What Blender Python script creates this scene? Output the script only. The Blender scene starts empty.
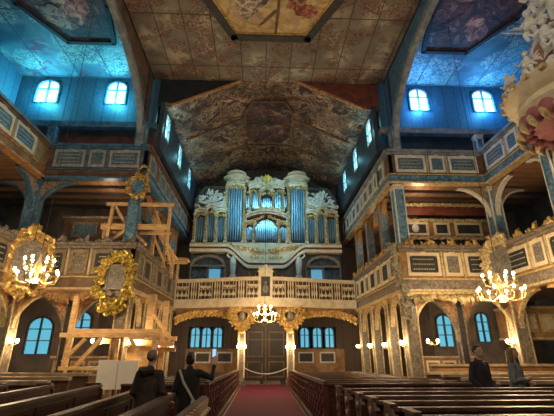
import bpy, math, random
from mathutils import Vector, Matrix, noise
random.seed(7)
PI = math.pi
R = math.radians
scene = bpy.context.scene
COL = scene.collection

# ------------------------------------------------------------------ camera
cam_data = bpy.data.cameras.new('camera')
cam = bpy.data.objects.new('camera', cam_data)
COL.objects.link(cam)
cam.location = (0, 0, 1.65)
cam.rotation_euler = (R(90 + 20.3), 0, R(-2.1))
cam_data.sensor_width = 36
cam_data.lens = 384 / 554 * 36
cam_data.clip_end = 200
scene.camera = cam

# ------------------------------------------------------------------ world, exposure
world = bpy.data.worlds.new('world')
scene.world = world
world.use_nodes = True
world.node_tree.nodes['Background'].inputs[0].default_value = (0.30, 0.55, 1.0, 1)
world.node_tree.nodes['Background'].inputs[1].default_value = 0.03
# thin scattering volume added to imitate bloom round lamps and windows
sc_ = world.node_tree.nodes.new('ShaderNodeVolumeScatter')
sc_.inputs['Density'].default_value = 0.0008
sc_.inputs['Anisotropy'].default_value = 0.88
world.node_tree.links.new(sc_.outputs[0], world.node_tree.nodes['World Output'].inputs['Volume'])
vs = scene.view_settings
vs.view_transform = 'Standard'
vs.look = 'None'
vs.exposure = 0.45
vs.gamma = 1
vs.use_curve_mapping = False


def lamp(name, kind, loc, energy, color, size=0.1, rot=None, size_y=None, spot=None):
    d = bpy.data.lights.new(name, kind)
    d.energy = energy
    d.color = color
    if kind == 'AREA':
        d.size = size
        if size_y:
            d.shape = 'RECTANGLE'
            d.size_y = size_y
    else:
        d.shadow_soft_size = size
    o = bpy.data.objects.new(name, d)
    COL.objects.link(o)
    o.location = loc
    if rot:
        o.rotation_euler = rot
    return o


WARM = (1.0, 0.70, 0.38)
# added warm fill from behind the camera, then blue daylight of the arms
lamp('rear_fill', 'AREA', (0.2, 0.6, 9.5), 330, (1.0, 0.82, 0.62), 9, (R(72), 0, 0), 5)
lamp('daylight_left_arm', 'AREA', (-10.9, 9.5, 11.6), 16, (0.10, 0.62, 0.80), 6, (0, R(-80), 0), 2)
lamp('daylight_right_arm', 'AREA', (11.3, 9.5, 11.6), 20, (0.10, 0.38, 1.0), 6, (0, R(80), 0), 2)
for nm_, lx, tx in (('organ_spot_left', -4.1, 1.3), ('organ_spot_right', 4.5, -1.0)):  # added blue spots aimed at the organ to tint it
    o_ = lamp(nm_, 'SPOT', (lx, 17.9, 11.0), 560, (0.28, 0.74, 1.0), 0.35)
    o_.data.spot_size = R(78)
    o_.data.spot_blend = 0.7
    o_.rotation_euler = (Vector((tx, 22.3, 8.6)) - Vector((lx, 17.9, 11.0))).to_track_quat('-Z', 'Y').to_euler()
# added warm fills without fixtures, brightening the gallery undersides and loge
for x_, y_, z_, e_ in ((6.6, 14.9, 7.5, 26), (-6.4, 14.9, 7.5, 16), (9.6, 10.5, 7.3, 14), (-9.3, 10.5, 7.3, 10), (6.0, 19.5, 7.3, 12), (-5.7, 19.5, 7.3, 8)):
    lamp('gallery_fill', 'POINT', (x_, y_, z_), e_, (1.0, 0.72, 0.45), 0.25)
# ------------------------------------------------------------------ materials
MATS = {}


def nodes_of(name):
    m = bpy.data.materials.new(name)
    m.use_nodes = True
    nt = m.node_tree
    b = nt.nodes['Principled BSDF']
    MATS[name] = m
    return m, nt, b


def ramp(nt, fac, stops):
    r = nt.nodes.new('ShaderNodeValToRGB')
    el = r.color_ramp.elements
    while len(el) < len(stops):
        el.new(0.5)
    for e, (p, c) in zip(el, stops):
        e.position = p
        e.color = (c[0], c[1], c[2], 1)
    nt.links.new(fac, r.inputs[0])
    return r.outputs[0]


def coords(nt, scale=(1, 1, 1), rot=(0, 0, 0)):
    t = nt.nodes.new('ShaderNodeTexCoord')
    mp = nt.nodes.new('ShaderNodeMapping')
    mp.inputs['Scale'].default_value = scale
    mp.inputs['Rotation'].default_value = rot
    nt.links.new(t.outputs['Object'], mp.inputs[0])
    return mp.outputs[0]


def noise_tex(nt, vec, scale, detail=4, dist=0.0, rough=0.55):
    n = nt.nodes.new('ShaderNodeTexNoise')
    n.inputs['Scale'].default_value = scale
    n.inputs['Detail'].default_value = detail
    n.inputs['Distortion'].default_value = dist
    n.inputs['Roughness'].default_value = rough
    nt.links.new(vec, n.inputs['Vector'])
    return n.outputs['Fac']


def mixc(nt, fac, a, b, mode='MIX'):
    m = nt.nodes.new('ShaderNodeMix')
    m.data_type = 'RGBA'
    m.blend_type = mode
    for sock, v in ((m.inputs[0], fac), (m.inputs[6], a), (m.inputs[7], b)):
        if isinstance(v, (int, float)):
            sock.default_value = v
        elif isinstance(v, tuple):
            sock.default_value = (v[0], v[1], v[2], 1)
        else:
            nt.links.new(v, sock)
    return m.outputs[2]


def bump(nt, b, fac, strength, dist=0.02):
    n = nt.nodes.new('ShaderNodeBump')
    n.inputs['Strength'].default_value = strength
    n.inputs['Distance'].default_value = dist
    nt.links.new(fac, n.inputs['Height'])
    nt.links.new(n.outputs[0], b.inputs['Normal'])


def mottled(name, c1, c2, scale=3.0, rough=0.6, metal=0.0, stretch=(1, 1, 1), dist=0.5, bmp=0.0, lo=0.35, hi=0.65, c3=None):
    m, nt, b = nodes_of(name)
    v = coords(nt, stretch)
    f = noise_tex(nt, v, scale, 5, dist)
    stops = [(lo, c1), (hi, c2)]
    if c3:
        stops = [(lo, c1), ((lo + hi) / 2, c2), (hi, c3)]
    c = ramp(nt, f, stops)
    nt.links.new(c, b.inputs['Base Color'])
    b.inputs['Roughness'].default_value = rough
    b.inputs['Metallic'].default_value = metal
    if bmp:
        bump(nt, b, f, bmp)
    return m


def glow(name, color, strength):
    m, nt, b = nodes_of(name)
    b.inputs['Base Color'].default_value = (*color, 1)
    b.inputs['Emission Color'].default_value = (*color, 1)
    b.inputs['Emission Strength'].default_value = strength
    return m


def planked(name, c1, c2, seam, plank, axis='X', rough=0.7, width=0.04, stain=None):
    """boards side by side with dark seams; axis = direction across the boards"""
    m, nt, b = nodes_of(name)
    v = coords(nt)
    f = noise_tex(nt, coords(nt, (1, 6, 6) if axis != 'X' else (6, 1, 6)), 2.0, 6, 0.4)
    c = ramp(nt, f, [(0.3, c1), (0.7, c2)])
    sp = nt.nodes.new('ShaderNodeSeparateXYZ')
    nt.links.new(v, sp.inputs[0])
    mm = nt.nodes.new('ShaderNodeMath')
    mm.operation = 'MULTIPLY'
    mm.inputs[1].default_value = 1.0 / plank
    nt.links.new(sp.outputs[axis], mm.inputs[0])
    fr = nt.nodes.new('ShaderNodeMath')
    fr.operation = 'FRACT'
    nt.links.new(mm.outputs[0], fr.inputs[0])
    s = ramp(nt, fr.outputs[0], [(width, (1, 1, 1)), (width + 0.02, (0, 0, 0))])
    c = mixc(nt, s, c, seam)
    if stain:
        f2 = noise_tex(nt, v, 0.9, 3, 1.0)
        s2 = ramp(nt, f2, [(0.5, (0, 0, 0)), (0.62, (1, 1, 1))])
        c = mixc(nt, s2, c, stain)
    nt.links.new(c, b.inputs['Base Color'])
    b.inputs['Roughness'].default_value = rough
    return m


def frescoed(name, ground, clouds, figures, accent, seam, gscale=1.0, plank=1.05, fig=(0.56, 0.63)):
    """painted boarded ceiling: cloudy ground, scattered little scroll and figure motifs, board seams"""
    m, nt, b = nodes_of(name)
    v = coords(nt)
    c = ramp(nt, noise_tex(nt, v, 0.8 * gscale, 5, 1.2), [(0.35, ground), (0.7, clouds)])
    # motifs: scribbled clusters inside scattered cells, pale puffs beside them
    def cells(sc, off, lo, hi):
        mp = nt.nodes.new('ShaderNodeMapping')
        mp.inputs['Location'].default_value = (off, off * 0.7, 0)
        nt.links.new(v, mp.inputs[0])
        vo = nt.nodes.new('ShaderNodeTexVoronoi')
        vo.inputs['Scale'].default_value = sc
        nt.links.new(mp.outputs[0], vo.inputs['Vector'])
        return ramp(nt, vo.outputs['Distance'], [(lo, (1, 1, 1)), (hi, (0, 0, 0))])
    f3 = noise_tex(nt, v, 2.2 * gscale, 4, 1.0, 0.6)
    k3 = mixc(nt, 1.0, cells(0.8 * gscale, 3.3, 0.25, 0.6), ramp(nt, f3, [(0.45, (0, 0, 0)), (0.55, (1, 1, 1))]), 'MULTIPLY')
    c = mixc(nt, k3, c, accent)
    f1 = noise_tex(nt, v, 5.0 * gscale, 3, 1.4, 0.6)
    k1 = ramp(nt, f1, [(0.43, (0, 0, 0)), (0.46, (1, 1, 1)), (0.51, (1, 1, 1)), (0.54, (0, 0, 0))])
    k = mixc(nt, 1.0, k1, cells(1.0 * gscale, 0.0, 0.5, 0.6), 'MULTIPLY')
    c = mixc(nt, k, c, figures)
    sp = nt.nodes.new('ShaderNodeSeparateXYZ')
    nt.links.new(v, sp.inputs[0])
    for ax, pl in (('X', plank), ('Y', plank * 2.6)):
        mm = nt.nodes.new('ShaderNodeMath')
        mm.operation = 'MULTIPLY'
        mm.inputs[1].default_value = 1.0 / pl
        nt.links.new(sp.outputs[ax], mm.inputs[0])
        fr = nt.nodes.new('ShaderNodeMath')
        fr.operation = 'FRACT'
        nt.links.new(mm.outputs[0], fr.inputs[0])
        w = 0.03 if ax == 'X' else 0.012
        s = ramp(nt, fr.outputs[0], [(w, (1, 1, 1)), (w + 0.01, (0, 0, 0))])
        c = mixc(nt, s, c, seam)
    nt.links.new(c, b.inputs['Base Color'])
    b.inputs['Roughness'].default_value = 0.65
    return m


GOLD = mottled('gilding', (0.36, 0.20, 0.045), (0.86, 0.60, 0.20), 9, 0.38, 0.45, bmp=0.3)
PALEGOLD = mottled('pale_gilding', (0.42, 0.30, 0.13), (0.80, 0.66, 0.36), 9, 0.45, 0.25, bmp=0.3)
CREAM = mottled('cream_paint', (0.62, 0.52, 0.34), (0.80, 0.70, 0.50), 3, 0.55)
WHITE = mottled('white_paint', (0.60, 0.58, 0.52), (0.82, 0.80, 0.74), 6, 0.55)
OCHRE = mottled('ochre_panel', (0.20, 0.10, 0.035), (0.42, 0.24, 0.09), 2.5, 0.55)
BROWN = mottled('brown_panel', (0.09, 0.045, 0.025), (0.22, 0.12, 0.06), 2.5, 0.55)
REDBROWN = mottled('red_brown_wood', (0.10, 0.022, 0.012), (0.24, 0.06, 0.03), 2.5, 0.5)
DARKWOOD = mottled('dark_pew_wood', (0.03, 0.009, 0.006), (0.10, 0.032, 0.018), 3, 0.38, stretch=(1, 6, 6))
PEWTOP = mottled('worn_pew_rail_wood', (0.065, 0.026, 0.016), (0.17, 0.085, 0.05), 4, 0.42, stretch=(2, 2, 8))
NEWWOOD = mottled('fresh_pine', (0.55, 0.33, 0.13), (0.80, 0.54, 0.27), 4, 0.6, stretch=(1, 4, 4))
PALEWOOD = mottled('pale_worn_wood', (0.36, 0.24, 0.14), (0.60, 0.44, 0.28), 4, 0.5)
BLUEMARBLE = mottled('blue_marbled_paint', (0.02, 0.06, 0.12), (0.10, 0.24, 0.36), 3.5, 0.4, dist=2.5, c3=(0.36, 0.50, 0.58), lo=0.3, hi=0.72)
GREYMARBLE = mottled('grey_marbled_paint', (0.07, 0.055, 0.045), (0.22, 0.18, 0.14), 4, 0.4, dist=2.5, c3=(0.42, 0.36, 0.28), lo=0.3, hi=0.75)
STONEBLUE = mottled('blue_grey_timber', (0.13, 0.17, 0.20), (0.34, 0.38, 0.40), 3, 0.6)
BLUEBAND = mottled('blue_band', (0.03, 0.08, 0.15), (0.10, 0.22, 0.34), 4, 0.45)
FIELD = mottled('black_inscription_field', (0.012, 0.013, 0.015), (0.04, 0.045, 0.05), 5, 0.5)
BLUEFIELD = mottled('blue_landscape_field', (0.03, 0.08, 0.12), (0.16, 0.26, 0.32), 7, 0.5, dist=2)
PICTURE = mottled('little_emblem_painting', (0.06, 0.05, 0.04), (0.30, 0.27, 0.22), 6, 0.5, dist=2)
LETTER = mottled('faded_pale_lettering', (0.38, 0.36, 0.28), (0.55, 0.52, 0.42), 8, 0.6)
BRACKET = mottled('painted_arch_brown', (0.26, 0.10, 0.035), (0.50, 0.26, 0.11), 3.5, 0.55, dist=2, c3=(0.62, 0.44, 0.24), lo=0.35, hi=0.72)
DIMBRACKET = mottled('painted_arch_grey', (0.16, 0.11, 0.07), (0.42, 0.32, 0.21), 3.5, 0.55, dist=2)
PLANKS = planked('gallery_underside_boards', (0.20, 0.10, 0.045), (0.36, 0.19, 0.09), (0.02, 0.012, 0.01), 0.42, 'X', 0.6)
PLANKSY = planked('gallery_underside_boards_along', (0.20, 0.10, 0.045), (0.36, 0.19, 0.09), (0.02, 0.012, 0.01), 0.42, 'Y', 0.6)
WALLBLUE = planked('blue_painted_boards', (0.022, 0.07, 0.11), (0.06, 0.14, 0.20), (0.01, 0.03, 0.05), 0.55, 'X', 0.55)
WALLBLUEY = planked('blue_painted_boards_along', (0.022, 0.07, 0.11), (0.06, 0.14, 0.20), (0.01, 0.03, 0.05), 0.55, 'Y', 0.55)
WALLDIM = mottled('dim_aisle_wall', (0.10, 0.085, 0.075), (0.20, 0.16, 0.13), 1.5, 0.7)
WALLBROWN = planked('brown_wall_boards', (0.05, 0.03, 0.02), (0.11, 0.07, 0.045), (0.02, 0.01, 0.01), 0.6, 'X', 0.6)
NIGHT = mottled('dark_blue_boards', (0.02, 0.035, 0.06), (0.05, 0.07, 0.10), 2, 0.6)
FLOOR = planked('worn_floor_boards', (0.10, 0.06, 0.04), (0.20, 0.13, 0.09), (0.02, 0.01, 0.01), 0.4, 'X', 0.5)
CARPETM = mottled('crimson_carpet', (0.10, 0.001, 0.020), (0.155, 0.003, 0.034), 14, 0.9, stretch=(1, 4, 1))
CEILMAIN = frescoed('crossing_ceiling_painting', (0.17, 0.145, 0.105), (0.31, 0.27, 0.20), (0.17, 0.045, 0.03), (0.50, 0.42, 0.30), (0.06, 0.045, 0.03), 1.0, 1.05, (0.53, 0.60))
def contoured(name, bands, scale, dist):
    m, nt, b = nodes_of(name)
    v = coords(nt)
    c = ramp(nt, noise_tex(nt, v, scale, 4, dist, 0.6), bands)
    c2 = ramp(nt, noise_tex(nt, v, 0.7, 3, 0.8), [(0.4, (0.45, 0.4, 0.4)), (0.62, (1.2, 1.1, 1.0))])
    nt.links.new(mixc(nt, 1.0, c, c2, 'MULTIPLY'), b.inputs['Base Color'])
    b.inputs['Roughness'].default_value = 0.65
    return m


CEILNAVE = contoured('nave_ceiling_painting', [(0.36, (0.04, 0.02, 0.02)), (0.42, (0.14, 0.07, 0.045)), (0.445, (0.62, 0.48, 0.31)), (0.47, (0.20, 0.12, 0.07)), (0.50, (0.10, 0.045, 0.03)), (0.53, (0.42, 0.31, 0.19)), (0.56, (0.12, 0.06, 0.04)), (0.63, (0.06, 0.015, 0.02)), (0.66, (0.34, 0.25, 0.15))], 1.35, 1.0)
CEILARM = frescoed('arm_ceiling_painting', (0.035, 0.085, 0.12), (0.13, 0.24, 0.28), (0.36, 0.40, 0.32), (0.13, 0.04, 0.08), (0.03, 0.05, 0.07), 0.9, 1.4, (0.53, 0.58))
DARKPAINT = contoured('dark_cloud_painting', [(0.36, (0.02, 0.012, 0.02)), (0.46, (0.06, 0.03, 0.03)), (0.5, (0.24, 0.10, 0.05)), (0.53, (0.08, 0.03, 0.03)), (0.58, (0.05, 0.03, 0.06)), (0.63, (0.30, 0.20, 0.12))], 1.6, 1.6)
OCTPAINT = mottled('golden_painting_ground', (0.42, 0.27, 0.10), (0.72, 0.55, 0.28), 2.2, 0.55, dist=1.5)
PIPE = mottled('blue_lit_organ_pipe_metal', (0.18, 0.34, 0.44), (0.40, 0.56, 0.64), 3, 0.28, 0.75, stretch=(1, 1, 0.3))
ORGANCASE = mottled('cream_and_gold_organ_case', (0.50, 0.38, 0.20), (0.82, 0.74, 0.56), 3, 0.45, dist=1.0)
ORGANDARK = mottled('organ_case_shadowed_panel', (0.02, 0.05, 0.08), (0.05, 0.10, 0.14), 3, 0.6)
MAROON = mottled('maroon_band', (0.12, 0.03, 0.03), (0.22, 0.07, 0.06), 4, 0.5)
BLACK = mottled('near_black', (0.006, 0.006, 0.008), (0.016, 0.016, 0.02), 3, 0.7)
BRASS = mottled('brass', (0.45, 0.30, 0.10), (0.75, 0.55, 0.25), 8, 0.3, 0.8)
IRON = mottled('dark_iron', (0.02, 0.02, 0.02), (0.05, 0.045, 0.04), 6, 0.5)
PINK = mottled('rose_drapery', (0.24, 0.06, 0.08), (0.42, 0.16, 0.17), 2.5, 0.6)
STATUE = mottled('white_statue', (0.55, 0.56, 0.52), (0.80, 0.80, 0.74), 6, 0.5)
SKIN = mottled('skin', (0.50, 0.30, 0.20), (0.60, 0.38, 0.26), 8, 0.55)
COATBROWN = mottled('dark_brown_jacket', (0.022, 0.014, 0.010), (0.05, 0.032, 0.022), 10, 0.85)
COATBLACK = mottled('black_coat', (0.005, 0.005, 0.006), (0.014, 0.013, 0.014), 10, 0.9)
NAVY = mottled('navy_jumper', (0.010, 0.010, 0.020), (0.024, 0.022, 0.036), 10, 0.9)
DENIMGREY = mottled('grey_jacket', (0.13, 0.15, 0.17), (0.24, 0.26, 0.28), 12, 0.8)
TROUSER = mottled('dark_trousers', (0.01, 0.01, 0.014), (0.025, 0.025, 0.03), 10, 0.9)
HAIRDARK = mottled('dark_hair', (0.010, 0.007, 0.005), (0.03, 0.02, 0.014), 20, 0.5)
HAIRBROWN = mottled('brown_hair', (0.10, 0.05, 0.025), (0.24, 0.13, 0.06), 20, 0.45)
BAG = mottled('pale_canvas', (0.40, 0.36, 0.28), (0.52, 0.48, 0.38), 10, 0.8)
BOARDW = mottled('white_board', (0.84, 0.82, 0.76), (0.90, 0.88, 0.84), 2, 0.6)
ROPE = mottled('pale_rope', (0.5, 0.48, 0.5), (0.68, 0.64, 0.66), 20, 0.7)
BULB = glow('lit_bulb', (1.0, 0.80, 0.48), 26)
WINCYAN = glow('window_daylight_cyan', (0.36, 0.92, 1.0), 2.6)
WINBLUE = glow('window_daylight_blue', (0.42, 0.80, 1.0), 2.6)
WINAISLE = glow('aisle_window_daylight', (0.08, 0.36, 0.52), 0.85)
SCREEN = glow('phone_screen', (0.25, 0.5, 1.0), 1.0)


# ------------------------------------------------------------------ mesh builder
class MB:
    def __init__(self):
        self.v = []
        self.f = []
        self.M = Matrix.Identity(4)

    def add(self, vs_, fs_):
        n = len(self.v)
        self.v += [tuple(self.M @ Vector(p)) for p in vs_]
        self.f += [tuple(n + i for i in f) for f in fs_]
        return self

    def box(self, x0, x1, y0, y1, z0, z1):
        vs_ = [(x, y, z) for z in (z0, z1) for y in (y0, y1) for x in (x0, x1)]
        return self.add(vs_, [(0, 2, 3, 1), (4, 5, 7, 6), (0, 1, 5, 4), (2, 6, 7, 3), (0, 4, 6, 2), (1, 3, 7, 5)])

    def beam(self, p, q, w, h=None, up=(0, 0, 1)):
        h = h or w
        p, q = Vector(p), Vector(q)
        d = (q - p).normalized()
        u = Vector(up)
        if abs(d.dot(u)) > 0.98:
            u = Vector((0, 1, 0))
        s = d.cross(u).normalized()
        t = s.cross(d)
        vs_ = [c + s * a * w / 2 + t * b * h / 2 for c in (p, q) for a, b in ((-1, -1), (1, -1), (1, 1), (-1, 1))]
        return self.add(vs_, [(0, 1, 2, 3), (7, 6, 5, 4), (0, 4, 5, 1), (1, 5, 6, 2), (2, 6, 7, 3), (3, 7, 4, 0)])

    def tube(self, pts, rad, n=6, flat=1.0, cap=True):
        pts = [Vector(p) for p in pts]
        if not isinstance(rad, (list, tuple)):
            rad = [rad] * len(pts)
        vs_, fs_ = [], []
        prev = None
        for i, p in enumerate(pts):
            d = (pts[min(i + 1, len(pts) - 1)] - pts[max(i - 1, 0)])
            d = d.normalized() if d.length > 1e-9 else Vector((0, 0, 1))
            if prev is None:
                a = Vector((0, 1, 0)) if abs(d.y) < 0.9 else Vector((1, 0, 0))
                s = d.cross(a).normalized()
            else:
                s = (prev - d * prev.dot(d))
                s = s.normalized() if s.length > 1e-6 else d.orthogonal().normalized()
            prev = s
            t = d.cross(s)
            for k in range(n):
                an = 2 * PI * k / n
                vs_.append(p + (s * math.cos(an) + t * math.sin(an) * flat) * rad[i])
        for i in range(len(pts) - 1):
            for k in range(n):
                a, b_ = i * n + k, i * n + (k + 1) % n
                fs_.append((a, b_, b_ + n, a + n))
        if cap:
            fs_.append(tuple(range(n - 1, -1, -1)))
            fs_.append(tuple((len(pts) - 1) * n + k for k in range(n)))
        return self.add(vs_, fs_)

    def ball(self, c, r, n=8, m=6):
        if not isinstance(r, (tuple, list)):
            r = (r, r, r)
        vs_ = [(c[0], c[1], c[2] - r[2])]
        for j in range(1, m):
            a = PI * j / m
            for k in range(n):
                b_ = 2 * PI * k / n
                vs_.append((c[0] + r[0] * math.sin(a) * math.cos(b_), c[1] + r[1] * math.sin(a) * math.sin(b_), c[2] - r[2] * math.cos(a)))
        vs_.append((c[0], c[1], c[2] + r[2]))
        fs_ = [(0, 1 + (k + 1) % n, 1 + k) for k in range(n)]
        for j in range(m - 2):
            for k in range(n):
                a, b_ = 1 + j * n + k, 1 + j * n + (k + 1) % n
                fs_.append((a, b_, b_ + n, a + n))
        L = len(vs_) - 1
        fs_ += [(L - n + k, L - n + (k + 1) % n, L) for k in range(n)]
        return self.add(vs_, fs_)

    def lathe(self, prof, c=(0, 0, 0), n=16, a0=0, a1=2 * PI):
        full = abs(a1 - a0 - 2 * PI) < 1e-6
        N = n if full else n + 1
        vs_, fs_ = [], []
        for r, z in prof:
            for k in range(N):
                a = a0 + (a1 - a0) * k / n
                vs_.append((c[0] + r * math.cos(a), c[1] + r * math.sin(a), c[2] + z))
        for i in range(len(prof) - 1):
            for k in range(n):
                a, b_ = i * N + k, i * N + (k + 1) % N
                fs_.append((a, b_, b_ + N, a + N))
        if full:
            fs_.append(tuple(range(N - 1, -1, -1)))
            fs_.append(tuple((len(prof) - 1) * N + k for k in range(N)))
        return self.add(vs_, fs_)

    def slab(self, poly, y0, y1):
        """polygon in x,z extruded along y"""
        n = len(poly)
        vs_ = [(x, y0, z) for x, z in poly] + [(x, y1, z) for x, z in poly]
        fs_ = [tuple(range(n)), tuple(range(2 * n - 1, n - 1, -1))]
        fs_ += [(i, n + i, n + (i + 1) % n, (i + 1) % n) for i in range(n)]
        return self.add(vs_, fs_)

    def strip(self, outer, inner, y0, y1, closed=False):
        """band between two equally long x,z polylines, extruded along y"""
        n = len(outer)
        vs_ = [(x, y0, z) for x, z in outer] + [(x, y0, z) for x, z in inner] + [(x, y1, z) for x, z in outer] + [(x, y1, z) for x, z in inner]
        fs_ = []
        for i in range(n if closed else n - 1):
            j = (i + 1) % n
            fs_ += [(i, j, n + j, n + i), (2 * n + j, 2 * n + i, 3 * n + i, 3 * n + j), (i, 2 * n + i, 2 * n + j, j), (n + i, n + j, 3 * n + j, 3 * n + i)]
        if not closed:
            fs_ += [(0, n, 3 * n, 2 * n), (n - 1, 3 * n - 1, 4 * n - 1, 2 * n - 1)]
        return self.add(vs_, fs_)

    def scroll(self, cx, cz, r, a0, hand=1, y=0.0, th=0.25, turns=1.25, lift=0.3):
        """acanthus-like curl lying in the x,z plane, bulging to -y"""
        pts, rad = [], []
        N = 11
        for i in range(N):
            t = i / (N - 1)
            rr = r * (1 - 0.82 * t)
            a = a0 + hand * turns * 2 * PI * t
            pts.append((cx + rr * math.cos(a), y - r * lift * math.sin(PI * min(1, t * 1.2)), cz + rr * math.sin(a)))
            rad.append(r * th * (0.35 + 0.9 * math.sin(PI * (0.15 + 0.8 * t))))
        self.tube(pts, rad, 5)
        self.ball((cx + r * 0.15 * math.cos(a), y - r * 0.3, cz + r * 0.15 * math.sin(a)), r * 0.3, 6, 4)
        return self

    def leaf(self, x, z, l, a, y=0.0, w=0.35):
        d = Vector((math.cos(a), 0, math.sin(a)))
        p = Vector((x, y, z))
        pts = [p, p + d * l * 0.3 + Vector((0, -l * 0.15, 0)), p + d * l * 0.7 + Vector((0, -l * 0.22, 0)), p + d * l + Vector((0, -l * 0.02, 0))]
        return self.tube(pts, [l * w * 0.4, l * w * 0.8, l * w * 0.6, l * w * 0.12], 5)

    def build(self, name, mat, parent=None, smooth=True):
        me = bpy.data.meshes.new(name)
        me.from_pydata(self.v, [], self.f)
        me.validate()
        me.materials.append(mat)
        if smooth and hasattr(me, 'polygons') and len(me.polygons):
            me.polygons.foreach_set('use_smooth', [True] * len(me.polygons))
            try:
                me.set_sharp_from_angle(angle=R(38))
            except Exception:
                pass
        me.update()
        o = bpy.data.objects.new(name, me)
        COL.objects.link(o)
        if parent:
            o.parent = parent
        return o


def tag(o, label, cat, group=None, kind=None):
    o['label'] = label
    o['category'] = cat
    if group:
        o['group'] = group
    if kind:
        o['kind'] = kind
    return o


def thing(name, label, cat, loc=(0, 0, 0), rz=0, group=None):
    o = bpy.data.objects.new(name, None)
    o.empty_display_size = 0.1
    COL.objects.link(o)
    o.location = loc
    o.rotation_euler = (0, 0, rz)
    return tag(o, label, cat, group)


def struct(o, label=None):
    o['kind'] = 'structure'
    if label:
        o['label'] = label
    return o


def children(o):
    return [c for c in COL.objects if c.parent == o]


def copy_tree(o, label=None, loc=None, rz=None, parent=None):
    c = o.copy()
    COL.objects.link(c)
    if parent:
        c.parent = parent
    if label:
        c['label'] = label
    if loc:
        c.location = loc
    if rz is not None:
        c.rotation_euler = (0, 0, rz)
    for ch in children(o):
        copy_tree(ch, parent=c)
    return c


CX = 0.2           # centre line of the building
N = 4.9            # nave gallery fronts
A = 8.85           # arm gallery fronts
YC = 14.0          # crossing corner
HC = 13.3          # ceiling height
LZ0, LZ1 = 3.7, 5.3
UZ0, UZ1 = 8.0, 9.4
SIDES = ((-1, 'left'), (1, 'right'))


def X(s, h):
    return CX + s * h


# ------------------------------------------------------------------ shell
struct(MB().box(-13, 13.4, -2, 25, -0.2, 0).build('floor', FLOOR), 'worn brown floor boards of the church')
# the crossing ceiling with its octagonal opening left flat: the painting hangs just below
struct(MB().box(X(-1, 5.25), X(1, 5.25), 0.5, 14.65, HC, HC + 0.15).build('ceiling', CEILMAIN), 'painted brown ceiling over the crossing')
for s, nm in SIDES:
    xa, xb = sorted((X(s, 5.45), X(s, 11.2)))
    struct(MB().box(xa, xb, 0.5, 14.65, HC, HC + 0.15).build('ceiling', CEILARM), 'blue green painted ceiling of the %s arm' % nm)
    # clerestory wall of the arm with two window holes is split into boards around the openings
    wz0, wz1 = 10.65, HC
    wins = [(6.45 if s < 0 else 6.45, 7.3), (9.4, 10.4)]
    m = MB()
    xs = [5.0, wins[0][0], wins[0][1], wins[1][0], wins[1][1], 11.2]
    m.box(*sorted((X(s, xs[0]), X(s, xs[5]))), 14.65, 14.85, wz0, 11.9)
    m.box(*sorted((X(s, xs[0]), X(s, xs[5]))), 14.65, 14.85, 13.08, wz1)
    for a, b in ((0, 1), (2, 3), (4, 5)):
        m.box(*sorted((X(s, xs[a]), X(s, xs[b]))), 14.65, 14.85, 11.9, 13.08)
    struct(m.build('wall_%s' % nm, WALLBLUE), 'blue boarded clerestory wall of the %s arm' % nm)
    # arm end wall
    m = MB()
    xa, xb = sorted((X(s, 11.2), X(s, 11.4)))
    m.box(xa, xb, 0.5, 14.85, UZ1 + 1.2, HC)
    struct(m.build('wall_%s' % nm, WALLBLUEY), 'blue boarded end wall high above the %s gallery' % nm)
    m = MB()
    xa, xb = sorted((X(s, 12.2), X(s, 12.4)))
    m.box(xa, xb, -1, 17.6, 0, UZ1 + 1.2)
    struct(m.build('wall_%s' % nm, NIGHT), 'dark outer wall behind the %s galleries' % nm)
    # aisle back wall of the arm
    m = MB()
    xa, xb = sorted((X(s, 7.3), X(s, 12.4)))
    m.box(xa, xb, 17.48, 17.6, 0, 10.9)
    struct(m.build('wall_%s' % nm, WALLDIM), 'dim plaster wall behind the %s arm aisle' % nm)
    # nave aisle outer wall
    xa, xb = sorted((X(s, 8.3), X(s, 8.5)))
    struct(MB().box(xa, xb, 17.6, 24.2, 0, 10.9).build('wall_%s' % nm, WALLDIM), 'dim outer wall of the %s nave aisle' % nm)
    # nave clerestory wall with slots for three windows
    m = MB()
    xa, xb = sorted((X(s, 4.66), X(s, 4.84)))
    slots = [(15.0, 15.75), (17.75, 18.5), (20.5, 21.25)]
    m.box(xa, xb, 14.65, 24, 9.75, 10.55)
    m.box(xa, xb, 14.65, 24, 11.75, 12.1)
    yy = 14.65
    for a, b in slots + [(24, 24)]:
        m.box(xa, xb, yy, a, 10.55, 11.75)
        yy = b
    struct(m.build('wall_%s' % nm, NIGHT), 'dark %s wall high in the nave' % nm)
    for i, (a, b) in enumerate(slots):
        w = MB().box(*sorted((X(s, 4.76), X(s, 4.80))), a, b, 10.55, 11.75).build('window_%d' % (i + 1), WINCYAN)
        struct(w, '%s narrow bright window high in the %s nave wall' % (('nearest', 'middle', 'farthest')[i], nm))
        fm = MB()
        xa2, xb2 = sorted((X(s, 4.62), X(s, 4.72)))
        fm.box(xa2, xb2, a, a + 0.07, 10.55, 11.75).box(xa2, xb2, b - 0.07, b, 10.55, 11.75).box(xa2, xb2, a, b, 10.5, 10.57).box(xa2, xb2, a, b, 11.7, 11.78)
        fm.box(xa2, xb2, a, b, 11.1, 11.15)
        fm.build('window_frame', STONEBLUE, w)
        lamp('window_halo', 'POINT', (X(s, 4.45), (a + b) / 2, 11.1), 9, (0.25, 0.85, 1.0), 0.15)  # added point light before the pane, brightens its surroundings
    # brown band under the arm clerestory
    xa, xb = sorted((X(s, 4.84), X(s, 11.2)))
    struct(MB().box(xa, xb, 15.3, 15.45, UZ1 - 1.0, 11.2).build('wall_%s' % nm, REDBROWN if s < 0 else NIGHT), '%s recess wall above the %s gallery' % ('red brown' if s < 0 else 'dark blue', nm))
    struct(MB().box(xa, xb, 14.35, 14.65, 10.55, 10.8).build('trim_1', STONEBLUE if s > 0 else BLUEBAND), 'painted sill beam under the %s clerestory windows' % nm)

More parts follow.
